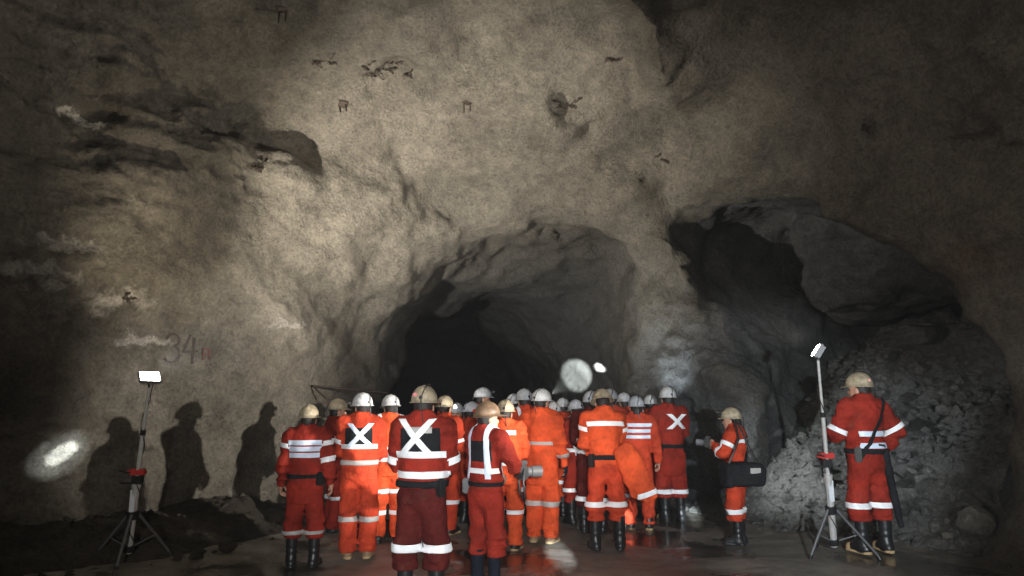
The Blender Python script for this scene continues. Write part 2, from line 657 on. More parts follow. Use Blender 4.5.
# rougher broken rock: upper left ledge, right back wall, lower left wall
rough = np.zeros(len(cv))
for (px, py, r, k) in ((120, 110, 1.5, 1.0), (210, 130, 1.1, 1.0), (60, 60, 1.5, 0.7), (60, 380, 1.3, 0.45), (700, 380, 1.4, 0.8), (40, 280, 1.2, 0.7), (400, 70, 0.9, 0.6),
                       (570, 105, 0.6, 0.8), (980, 90, 1.6, 0.5), (860, 270, 1.6, 0.6), (640, 400, 1.0, 0.6)):
    p, _ = hit(px, py)
    if p:
        dd = np.linalg.norm(cv - np.array(p), axis=1)
        rough = np.maximum(rough, k * np.exp(-(dd / r) ** 2))
disp += rough * (0.11 * ridged(cv * np.array((1.6, 1.6, 3.2)), 4, 33))
# hollows (+) and bulges (-) seen on the wall
for (px, py, r, k) in ((270, 100, 0.5, 0.13), (380, 135, 0.45, 0.16), (565, 103, 0.22, 0.3), (590, 131, 0.14, 0.2), (100, 97, 0.3, 0.25), (180, 85, 0.3, 0.22), (230, 118, 0.25, 0.2),
                       (400, 70, 0.25, 0.25), (470, 40, 0.4, 0.2), (640, 30, 0.5, 0.2), (295, 345, 0.12, 0.12), (245, 20, 0.6, 0.2), (865, 130, 0.1, 0.2), (130, 300, 0.18, 0.14), (80, 130, 0.3, 0.2),
                       (630, 255, 0.28, 0.2), (600, 40, 0.3, 0.15)):
    p, _ = hit(px, py)
    if p:
        dd = np.linalg.norm(cv - np.array(p), axis=1)
        disp -= k * np.exp(-(dd / r) ** 2)
cv = cv + cn * disp[:, None]
cn = vert_normals(cv, cf)
CAVE = BVHTree.FromPolygons([Vector(v) for v in cv], [tuple(int(i) for i in f) for f in cf])


def chit(px, py):
    return hit(px, py, CAVE)


patches = []
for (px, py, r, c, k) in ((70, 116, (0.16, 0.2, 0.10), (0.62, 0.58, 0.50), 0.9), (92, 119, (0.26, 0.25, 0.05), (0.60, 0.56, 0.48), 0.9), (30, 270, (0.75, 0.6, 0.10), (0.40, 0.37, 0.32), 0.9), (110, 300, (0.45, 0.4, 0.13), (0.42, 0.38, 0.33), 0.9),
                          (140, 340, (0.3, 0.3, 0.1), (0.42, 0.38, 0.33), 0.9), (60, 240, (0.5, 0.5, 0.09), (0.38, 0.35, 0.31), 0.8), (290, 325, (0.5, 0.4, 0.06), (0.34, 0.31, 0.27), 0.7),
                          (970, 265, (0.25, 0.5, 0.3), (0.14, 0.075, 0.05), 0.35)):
    p, _ = chit(px, py)
    if p:
        patches.append((tuple(p), r, c, k))
patches.append(((0.0, 17.2, 1.5), (8.0, 6.3, 8.0), (0.045, 0.047, 0.051), 0.97))  # painted shade: darkens the rock inside the back drift
patches.append(((-2.0, 24.0, 1.5), (9.0, 7.0, 8.0), (0.060, 0.062, 0.066), 0.97))  # same painted darkness, carried on to the drift's far end
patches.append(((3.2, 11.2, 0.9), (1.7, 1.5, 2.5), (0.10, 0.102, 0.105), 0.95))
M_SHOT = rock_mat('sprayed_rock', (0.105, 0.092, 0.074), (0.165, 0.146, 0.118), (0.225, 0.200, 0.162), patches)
M_ROCK = rock_mat('blue_grey_rock', (0.05, 0.052, 0.055), (0.10, 0.10, 0.10), (0.17, 0.17, 0.165), (), 1.2)
M_MUCK = rock_mat('broken_muck', (0.10, 0.10, 0.098), (0.17, 0.167, 0.155), (0.27, 0.262, 0.245), (), 1.3)
M_MUD = rock_mat('dark_mud_rubble', (0.04, 0.034, 0.027), (0.08, 0.068, 0.054), (0.14, 0.122, 0.096), (), 1.3)
M_BOULD = rock_mat('boulder_rock', (0.13, 0.125, 0.11), (0.22, 0.205, 0.175), (0.30, 0.28, 0.24), (), 0.8)

fcen = base_v[cf].mean(1)
ang_side = ((fcen[:, :2] - RA) @ np.array((-RD[1], RD[0])))
in_side = (ang_side > 0.25) & (fcen[:, 0] > 3.0) & (fcen[:, 1] > 7.2)
reg = np.where(fcen[:, 2] > 3.5, 0, np.where(fcen[:, 0] < -1.9, 1, np.where((fcen[:, 0] > 4.2), 2, 3)))
reg[(fcen[:, 1] > 11.95) & (fcen[:, 0] < 2.9)] = 4
reg[in_side] = 5
keep = (fcen[:, 1] < 26.5)
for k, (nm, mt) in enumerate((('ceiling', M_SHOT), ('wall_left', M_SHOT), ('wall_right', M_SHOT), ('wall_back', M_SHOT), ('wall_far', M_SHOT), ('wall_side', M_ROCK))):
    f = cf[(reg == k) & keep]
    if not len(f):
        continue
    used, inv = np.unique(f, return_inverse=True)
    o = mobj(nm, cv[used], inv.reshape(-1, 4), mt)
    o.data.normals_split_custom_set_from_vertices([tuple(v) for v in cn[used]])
    o['kind'] = 'structure'

# ------------------------------------------------------------------ floor


def floor_h(x, y):
    P = np.stack([x, y, np.zeros_like(x)], 1)
    return 0.030 * fbm(P * 0.7, 3, 51) + 0.012 * fbm(P * 3.1, 3, 57)


def heightfield(x0, x1, y0, y1, h, fn):
    nx, ny = int((x1 - x0) / h) + 1, int((y1 - y0) / h) + 1
    X, Y = np.meshgrid(x0 + h * np.arange(nx), y0 + h * np.arange(ny), indexing='ij')
    X, Y = X.ravel(), Y.ravel()
    Z = fn(X, Y)
    I = np.arange(nx * ny).reshape(nx, ny)
    F = np.stack([I[:-1, :-1], I[1:, :-1], I[1:, 1:], I[:-1, 1:]], -1).reshape(-1, 4)
    return np.stack([X, Y, Z], 1), F


def floor_mat():
    m, nt, b = new_mat('wet_mud_floor')
    n1 = noise_node(nt, 0.75, 4, 0.55)
    n2 = noise_node(nt, 6.0, 7, 0.7)
    n3 = noise_node(nt, 45.0, 4, 0.7)
    c = ramp(nt, n2.outputs['Fac'], [(0.3, (0.11, 0.10, 0.084)), (0.7, (0.28, 0.252, 0.21))])
    wet = ramp(nt, n1.outputs['Fac'], [(0.40, (0, 0, 0)), (0.52, (1, 1, 1))])
    col = mixc(nt, wet.outputs['Color'], (0.055, 0.046, 0.034), c.outputs['Color'])
    nt.links.new(col, b.inputs['Base Color'])
    r = ramp(nt, n1.outputs['Fac'], [(0.40, (0.13, 0.13, 0.13)), (0.54, (0.46, 0.46, 0.46))])
    nt.links.new(r.outputs['Color'], b.inputs['Roughness'])
    b.inputs['Specular IOR Level'].default_value = 0.6
    hh = mixc(nt, wet.outputs['Color'], (0.5, 0.5, 0.5), n2.outputs['Fac'])
    p = bump(nt, b, hh, 0.35, 0.04)
    h3 = mixc(nt, wet.outputs['Color'], (0.5, 0.5, 0.5), n3.outputs['Fac'])
    bump(nt, b, h3, 0.4, 0.008, p)
    return m


M_FLOOR = floor_mat()
fv, ff = heightfield(-8, 9, -3, 26, 0.09, floor_h)
o = mobj('floor', fv, ff, M_FLOOR)
o['kind'] = 'structure'


# ------------------------------------------------------------------ rubble
def ico(sub):
    bm = bmesh.new()
    bmesh.ops.create_icosphere(bm, subdivisions=sub, radius=1)
    bm.verts.index_update()
    V = np.array([v.co[:] for v in bm.verts])
    F = np.array([[v.index for v in f.verts] for f in bm.faces])
    bm.free()
    return V, F


ICO1, ICO2, ICO3 = ico(1), ico(2), ico(3)


def rock_shape(ic, seed, size, amp=0.35, freq=1.1):
    """an angular block: sphere flattened by random cutting planes, plus noise"""
    rng = np.random.RandomState(seed)
    V = ic[0].copy()
    for _ in range(9):
        nrm = rng.normal(size=3)
        nrm /= np.linalg.norm(nrm)
        dcut = rng.uniform(0.45, 0.8)
        ex = np.maximum(V @ nrm - dcut, 0)
        V -= ex[:, None] * nrm
    V = V * (1 + amp * 0.3 * vnoise(V * freq * 2 + seed, seed % 97))[:, None]
    return V * np.asarray(size)


def rocks_mesh(spots, ic=ICO1):
    VV, FF, nn = [], [], 0
    for k, (p, size) in enumerate(spots):
        rng = random.Random(k * 13 + 5)
        V = rock_shape(ic, k % 40 + 1, (size * rng.uniform(.7, 1.3), size * rng.uniform(.7, 1.2), size * rng.uniform(.5, .9)))
        R = np.array(Matrix.Rotation(rng.uniform(0, 6.28), 3, 'Z') @ Matrix.Rotation(rng.uniform(-.6, .6), 3, 'X'))
        VV.append(V @ R.T + np.array(p))
        FF.append(ic[1] + nn)
        nn += len(V)
    return np.concatenate(VV), np.concatenate(FF)


MUCK_POLY = [(2.75, 10.75), (3.35, 9.15), (4.7, 8.3), (5.15, 7.1), (12, 6.4), (12, 17), (3.6, 17)]


def muck_h(x, y):
    d = -poly_sdf(x, y, MUCK_POLY)
    h = 0.70 * d
    h = smin(h, np.full(h.shape, 3.55), 0.8)
    P = np.stack([x, y, 0 * x], 1)
    h = h + np.clip(d, 0, 1) * (0.22 * fbm(P * 0.8, 3, 61) + 0.07 * fbm(P * 3.0, 3, 67))
    return np.where(d > 0, h, d * 0.3) - 0.02


mv, mf = heightfield(2.2, 11.2, 6.4, 15.2, 0.06, muck_h)
mz = mv[mf][:, :, 2]
mf = mf[(mz.max(1) > -0.06)]
used, inv = np.unique(mf, return_inverse=True)
mv, mf = mv[used], inv.reshape(-1, 4)
mv = mv + np.stack([fbm(mv * 4, 3, 71), fbm(mv * 4, 3, 72), fbm(mv * 5, 3, 73)], 1) * 0.03
spots = []
rng = random.Random(3)
while len(spots) < 3200:
    x, y = rng.uniform(2.6, 9.5), rng.uniform(6.9, 14.2)
    d = -float(poly_sdf(np.array([x]), np.array([y]), MUCK_POLY)[0])
    if d < -0.12:
        continue
    up = max(0.0, min(1.0, d / 4.0))
    size = 0.030 + 0.080 * rng.random() ** 2.2 + (0.06 * up * rng.random())
    if rng.random() < 0.02:
        size *= 2.2
    z = max(0, float(muck_h(np.array([x]), np.array([y]))[0]))
    spots.append(((x, y, z + size * 0.15), size))
rv, rf = rocks_mesh(spots)
# the pile and its loose stones make one body of broken rock
me_v = np.concatenate([mv, rv])
faces = [tuple(f) for f in mf] + [tuple(f + len(mv)) for f in rf]
muck = mobj('muck_pile', me_v, faces, M_MUCK, smooth=False)
tag(muck, 'grey slope of broken rock filling the side opening on the right', 'rubble', kind='stuff')

# left bank of dark rubble along the wall foot
BANK = [(-8, 5.4), (-4.6, 6.75), (-3.5, 7.75), (-2.75, 8.7), (-2.75, 9.8), (-3.4, 10.6), (-8, 10.6)]


def bank_h(x, y):
    d = -poly_sdf(x, y, BANK)
    P = np.stack([x, y, 0 * x], 1)
    h = 0.34 * np.tanh(np.maximum(d, 0) * 1.4) + np.clip(d * 2, 0, 1) * (0.10 * fbm(P * 1.6, 3, 81) + 0.04 * fbm(P * 5, 3, 82))
    return np.where(d > 0, h, d * 0.3) - 0.02


bv, bf = heightfield(-7.6, -2.3, 4.8, 10.6, 0.06, bank_h)
bf = bf[bv[bf][:, :, 2].max(1) > -0.06]
used, inv = np.unique(bf, return_inverse=True)
bv, bf = bv[used], inv.reshape(-1, 4)
spots = []
while len(spots) < 1100:
    x, y = rng.uniform(-6.4, -2.5), rng.uniform(6.0, 10.2)
    d = -float(poly_sdf(np.array([x]), np.array([y]), BANK)[0])
    if d < -0.25:
        continue
    size = 0.015 + 0.06 * rng.random() ** 3
    z = max(0, float(bank_h(np.array([x]), np.array([y]))[0]))
    spots.append(((x, y, z + size * 0.2), size))
rv, rf = rocks_mesh(spots)
faces = [tuple(f) for f in bf] + [tuple(f + len(bv)) for f in rf]
bank = mobj('rubble_bank', np.concatenate([bv, rv]), faces, M_MUD, smooth=False)
tag(bank, 'low dark bank of mud and stones along the foot of the left wall', 'rubble', kind='stuff')

# ------------------------------------------------------------------ single boulders
def boulder(px, py, size, seed, label, mat, group=None, dz=0.0, Y=None):
    p = unproj(px, py, Z=0.0) if Y is None else unproj(px, py, Y=Y)
    V = rock_shape(ICO3, seed, size, 0.4, 1.3)
    V = V + 0.02 * max(size) * np.stack([fbm(V * 9, 3, seed), fbm(V * 9, 3, seed + 3), fbm(V * 9, 3, seed + 5)], 1)
    V[:, 2] -= V[:, 2].min()
    o = mobj('boulder', V, ICO3[1], mat, smooth=False)
    o.location = (p[0], p[1], p[2] + dz)
    o.rotation_euler = (0, 0, seed * 1.3)
    tag(o, label, 'rock', group)
    return o


boulder(976, 553, (0.30, 0.24, 0.22), 3, 'pale brown boulder lying at the foot of the right rock pillar', M_BOULD, dz=0.12)
boulder(985, 520, (0.26, 0.22, 0.17), 11, 'grey boulder resting behind the pale brown boulder by the right pillar', M_BOULD, dz=0.30)
boulder(948, 548, (0.10, 0.08, 0.08), 17, 'small pale stone left of the pale brown boulder by the right pillar', M_BOULD, dz=0.06)
boulder(738, 505, (0.36, 0.22, 0.26), 23, 'flat pale slab leaning on the rubble behind the camera woman', M_BOULD, dz=0.02)
for (px, py, Y, sz, sd, lab) in ((915, 338, 10.2, (.34, .26, .2), 29, 'large dark block perched high on the broken rock slope'),
                                 (905, 480, 8.9, (.2, .16, .13), 37, 'grey stone half buried low in the broken rock behind the man on the right')):
    boulder(px, py, sz, sd, lab, M_MUCK, Y=Y, dz=-0.1)
for (px, py, sz, sd, lab) in ((228, 553, (.13, .1, .07), 41, 'dark stone lying at the toe of the left rubble bank'),
                              (60, 548, (.2, .16, .13), 43, 'dark stone on the left rubble bank near the picture edge'),
                              (196, 560, (.09, .07, .05), 47, 'small dark stone in front of the left rubble bank beside the tripod')):
    boulder(px, py, sz, sd, lab, M_MUD)

# ------------------------------------------------------------------ people: shared shapes


def net(fn, lo, hi, h):
    G, n = grid_points(lo, hi, h)
    V, F = surface_nets(fn(G).reshape(n), lo, h)
    return laplace(V, F, 1, 0.4), F


def head_fn(P):
    x, y, z = P[:, 0], P[:, 1], P[:, 2]
    Q = np.stack([np.abs(x), y, z], 1)
    d = ellipsoid(P, (0, -0.012, 0.025), (0.076, 0.096, 0.098))
    d = smin(d, ellipsoid(P, (0, 0.022, -0.045), (0.058, 0.066, 0.070)), 0.05)          # face and jaw
    d = smin(d, ellipsoid(P, (0, 0.064, -0.098), (0.022, 0.022, 0.018)), 0.03)           # chin
    d = smin(d, cone(P, (0, 0.088, 0.012), (0, 0.106, -0.030), 0.008, 0.013), 0.016)     # nose
    d = smin(d, ellipsoid(Q, (0.014, 0.094, -0.034), (0.010, 0.011, 0.008)), 0.008)
    d = smin(d, cone(Q, (0.010, 0.090, 0.022), (0.046, 0.074, 0.022), 0.008, 0.007), 0.014)   # brow
    d = smax(d, -ellipsoid(Q, (0.031, 0.096, 0.004), (0.018, 0.016, 0.011)), 0.010)      # eye sockets
    d = smin(d, ellipsoid(P, (0, 0.090, -0.058), (0.024, 0.010, 0.006)), 0.006)          # lips
    d = smin(d, ellipsoid(P, (0, 0.088, -0.070), (0.020, 0.010, 0.006)), 0.006)
    d = smin(d, ellipsoid(Q, (0.078, -0.006, -0.010), (0.012, 0.022, 0.033)), 0.010)     # ears
    d = smin(d, cone(P, (0, -0.022, -0.06), (0, -0.045, -0.21), 0.058, 0.064), 0.03)     # neck
    return d


HEAD = net(head_fn, (-0.11, -0.13, -0.24), (0.11, 0.13, 0.145), 0.008)
_b = bmesh.new()
bmesh.ops.create_uvsphere(_b, u_segments=12, v_segments=8, radius=0.0115)
_b.verts.index_update()
EYE_V = np.array([v.co[:] for v in _b.verts])
EYE_F = [[v.index for v in f.verts] for f in _b.faces]
_b.free()


def hand_fn(curl, spread):
    def fn(P):
        d = ellipsoid(P, (0, 0.045, 0), (0.040, 0.056, 0.017))
        d = smin(d, cone(P, (0, -0.03, 0), (0, 0.02, 0), 0.026, 0.028), 0.02)
        f = np.full(len(P), 1.0)
        for i, (x, L) in enumerate(((-0.030, 0.062), (-0.010, 0.076), (0.011, 0.080), (0.031, 0.070))):
            p = np.array((x, 0.078 + 0.006 * (1.5 - abs(i - 1.6)), 0.0))
            ang = 0.12 + 0.06 * i * (curl < 0.6)
            for k, (fr, r) in enumerate(((0.44, 0.0098), (0.32, 0.0092), (0.24, 0.0084))):
                ang += curl * (0.8 if k == 0 else 1.0) * (1 + 0.08 * (3 - i))
                q = p + L * fr * np.array(((x * 2.2) * spread, math.cos(ang), -math.sin(ang)))
                f = np.minimum(f, cone(P, p, q, r, r * 0.94))
                p = q
        d = smin(d, f, 0.008)
        p0, p1, p2, p3 = np.array((0.022, 0.008, -0.002)), np.array((0.050, 0.035, -0.014)), np.array((0.058, 0.064, -0.026 - 0.02 * curl)), np.array((0.052, 0.088, -0.034 - 0.03 * curl))
        t = np.minimum(cone(P, p0, p1, 0.016, 0.0125), np.minimum(cone(P, p1, p2, 0.0120, 0.0105), cone(P, p2, p3, 0.0105, 0.0088)))
        return smin(d, t, 0.012)
    return fn


HANDS = {'relaxed': net(hand_fn(0.38, 1.0), (-0.07, -0.06, -0.13), (0.09, 0.20, 0.04), 0.005),
         'grip': net(hand_fn(0.95, 0.3), (-0.07, -0.06, -0.13), (0.09, 0.20, 0.04), 0.005)}


def boot_fn(tall):
    def fn(P):
        d = cone(P, (0, -0.002, 0.05), (0, 0.0, tall), 0.055, 0.068)
        Q = P.copy()
        Q[:, 2] = np.maximum(Q[:, 2], 0)
        foot = cone(P * np.array((1, 1, 1.0)), (0, -0.045, 0.044), (0, 0.145, 0.038), 0.044, 0.047)
        d = smin(d, foot, 0.05)
        d = smin(d, cone(P, (0, 0.0, 0.12), (0, 0.09, 0.06), 0.05, 0.045), 0.03)
        d = smax(d, -P[:, 2] + 0.006, 0.01)
        d = d + 0.0035 * np.sin(P[:, 2] * 95) * sstep(P[:, 2], 0.09, 0.14) * (1 - sstep(P[:, 2], 0.22, 0.27))
        return np.maximum(d, P[:, 2] - tall)
    return fn


def sole_fn(P):
    foot = cone(P * np.array((1, 1, 0.0)), (0, -0.045, 0), (0, 0.150, 0), 0.049, 0.053)
    d = smax(foot, np.abs(P[:, 2] - 0.018) - 0.018, 0.006)
    return np.maximum(d, -(np.abs(P[:, 1] - 0.03) - 0.022) - 0.0 * P[:, 0] + 0 if False else d)


BOOTS = {}
for nm, tall in (('rubber', 0.37), ('ankle', 0.17)):
    V, F = net(boot_fn(tall), (-0.10, -0.13, -0.02), (0.10, 0.23, tall + 0.04), 0.0125)
    BOOTS[nm] = (V, F)
SOLE = net(sole_fn, (-0.08, -0.12, -0.012), (0.08, 0.23, 0.06), 0.0125)


def toe_cap():
    def fn(P):
        d = cone(P, (0, 0.10, 0.040), (0, 0.150, 0.038), 0.051, 0.051)
        d = smax(d, 0.105 - P[:, 1], 0.008)
        return smax(d, 0.012 - P[:, 2], 0.006)
    return net(fn, (-0.08, 0.08, -0.01), (0.08, 0.23, 0.12), 0.0125)


TOE = toe_cap()


def helmet_mesh(full_brim=False):
    """hard hat as one closed shell: ribbed dome, brim with a front peak, hollow inside"""
    N = 48
    prof = []          # (radius factor, height, kind)
    for k in range(11):
        a = (PI / 2) * (1 - k / 10)
        prof.append((math.cos(a), 0.138 * math.sin(a) ** 0.9 if k < 10 else 0, 0))
    V, F = [], []
    ra, rb = 0.112, 0.138

    def ring(fx, z, off, drop, inner=0):
        out = []
        for j in range(N):
            w = 2 * PI * j / N
            x, y = math.sin(w), math.cos(w)
            front = max(0, y) ** 3
            o = off * ((0.6 if not full_brim else 1.2) + 1.5 * front)
            rx, ry = (ra - inner) * fx + o, (rb - inner) * fx + o
            zz = z
            if not inner and off == 0 and fx < 0.97:
                ribs = max(0, 1 - abs(x * fx * ra) / 0.012) * 0.006 + max(0, 1 - abs(abs(x * fx * ra) - 0.045) / 0.010) * 0.004
                zz += ribs * (1 - fx ** 6)
            out.append((x * rx, y * ry, zz - drop * (0.5 + front)))
        return out
    rings = []
    for r, z, _ in prof:
        rings.append(ring(max(r, 0.02), z, 0, 0))
    rings.append(ring(1.0, -0.002, 0.012, 0.003))
    rings.append(ring(1.0, -0.004, 0.026, 0.010))
    rings.append(ring(1.0, -0.008, 0.026, 0.010))
    rings.append(ring(1.0, -0.008, 0.006, 0.003))
    rings.append(ring(0.98, 0.0, 0, 0, 0.005))
    rings.append(ring(0.80, 0.075, 0, 0, 0.005))
    rings.append(ring(0.40, 0.115, 0, 0, 0.005))
    rings.append(ring(0.02, 0.125, 0, 0, 0.005))
    for r in rings:
        V += r
    for i in range(len(rings) - 1):
        for j in range(N):
            F.append((i * N + j, (i + 1) * N + j, (i + 1) * N + (j + 1) % N, i * N + (j + 1) % N))
    F.append(tuple(range(N)))
    F.append(tuple((len(rings) - 1) * N + k for k in range(N - 1, -1, -1)))
    return V, F


ME_HELM = {k: mesh_from('helmet', *helmet_mesh(k == 'full'), M_WHITEH) for k in ('peak', 'full')}


def lamp_meshes():
    b = MB()
    b.tube([(0, 0.118, 0.070), (0, 0.150, 0.072), (0, 0.152, 0.072), (0, 0.178, 0.073)], [0.020, 0.022, 0.030, 0.032], 16)
    b.box((0, 0.126, 0.045), (0.036, 0.016, 0.06))
    h = b.build('x', M_BLKP)
    l = MB().tube([(0, 0.1785, 0.073), (0, 0.184, 0.073)], [0.026, 0.018], 16).build('x', M_LENSON)
    c = MB()
    pts = []
    for k in range(13):
        a = 0.35 + (PI - 0.5) * k / 12
        pts.append((0.012 + 0.030 * math.sin(a), 0.146 * math.cos(a), 0.012 + 0.136 * math.sin(a)))
    pts += [(0.018, -0.160, -0.03), (0.030, -0.150, -0.12), (0.05, -0.15, -0.20)]
    c.tube(pts, 0.005, 6)
    c.box((0.012, -0.146, 0.03), (0.03, 0.014, 0.03))
    c = c.build('x', M_BLKP)
    out = []
    for o in (h, l, c):
        out.append(o.data)
        bpy.data.objects.remove(o)
    return out


ME_LAMP, ME_LENS, ME_CABLE = lamp_meshes()


def hair_fn(P):
    d = ellipsoid(P, (0, -0.022, 0.012), (0.084, 0.098, 0.104))
    d = smin(d, ellipsoid(P, (0, -0.070, -0.055), (0.058, 0.036, 0.055)), 0.03)
    d = np.maximum(d, P[:, 1] - 0.020 + 0.5 * np.maximum(-P[:, 2], 0))
    return d + 0.004 * vnoise(P * 60, 5)


def long_hair_fn(P):
    d = hair_fn(P)
    return smin(d, cone(P, (0, -0.09, -0.03), (0, -0.125, -0.24), 0.055, 0.022), 0.04)


ME_HAIR = mesh_from('hair', *net(hair_fn, (-0.12, -0.16, -0.14), (0.12, 0.06, 0.14), 0.010), M_HAIR)
ME_HAIRL = mesh_from('long_hair', *net(long_hair_fn, (-0.12, -0.2, -0.3), (0.12, 0.06, 0.14), 0.010), M_HAIR)


def hand_frame(wrist, fdir, palm):
    y = Vector(fdir).normalized()
    z = -Vector(palm)
    z = (z - y * z.dot(y)).normalized()
    x = y.cross(z)
    return Matrix((x, y, z)).transposed().to_4x4(), Vector(wrist)


def strip(V, F, mask, planes, off, thick, name, mat, parent):
    """cuts the part of a garment between planes and lifts it off the cloth: a sewn-on tape"""
    f = F[mask]
    if len(f) < 3:
        return None
    used, inv = np.unique(f, return_inverse=True)
    bm = bmesh.new()
    vs = [bm.verts.new(V[i]) for i in used]
    for q in inv.reshape(-1, 4):
        try:
            bm.faces.new([vs[i] for i in q])
        except ValueError:
            pass
    for (co, no) in planes:
        g = bm.verts[:] + bm.edges[:] + bm.faces[:]
        bmesh.ops.bisect_plane(bm, geom=g, plane_co=co, plane_no=no, clear_outer=True)
    if not bm.faces:
        bm.free()
        return None
    bm.normal_update()
    for v in bm.verts:
        v.co += v.normal * (off + thick)
    bmesh.ops.solidify(bm, geom=bm.faces[:], thickness=thick)
    me = bpy.data.meshes.new(name)
    bm.to_mesh(me)
    bm.free()
    me.materials.append(mat)
    me.polygons.foreach_set('use_smooth', [True] * len(me.polygons))
    return link(name, me, parent)


ARM = {   # wrist target (right side, torso frame, metres from the floor of a 1.75 m figure), elbow pull direction, hand shape
    'down': ((0.285, 0.05, 0.885), (0.25, -1, 0), 'relaxed'),
    'out': ((0.36, 0.06, 0.92), (0.6, -1, 0), 'relaxed'),
    'front': ((0.085, 0.27, 1.06), (0.8, -0.6, -0.6), 'grip'),
    'hold': ((0.14, 0.30, 1.15), (0.8, -0.4, -0.8), 'grip'),
    'hip': ((0.205, 0.03, 1.00), (1, -0.75, 0.1), 'grip'),
    'back': ((0.06, -0.235, 0.98), (1, -0.4, 0), 'relaxed'),
    'pocket': ((0.225, 0.11, 0.93), (0.6, -1, 0), 'grip'),
    'camera': ((0.09, 0.23, 1.50), (0.8, 0.1, -1), 'grip'),
    'raise': ((0.17, 0.30, 1.66), (0.8, 0.1, -1), 'grip'),
    'fold': ((-0.06, 0.215, 1.18), (1, -0.1, -0.6), 'relaxed'),
    'chin': ((0.06, 0.17, 1.44), (0.8, 0.2, -1), 'grip'),
}


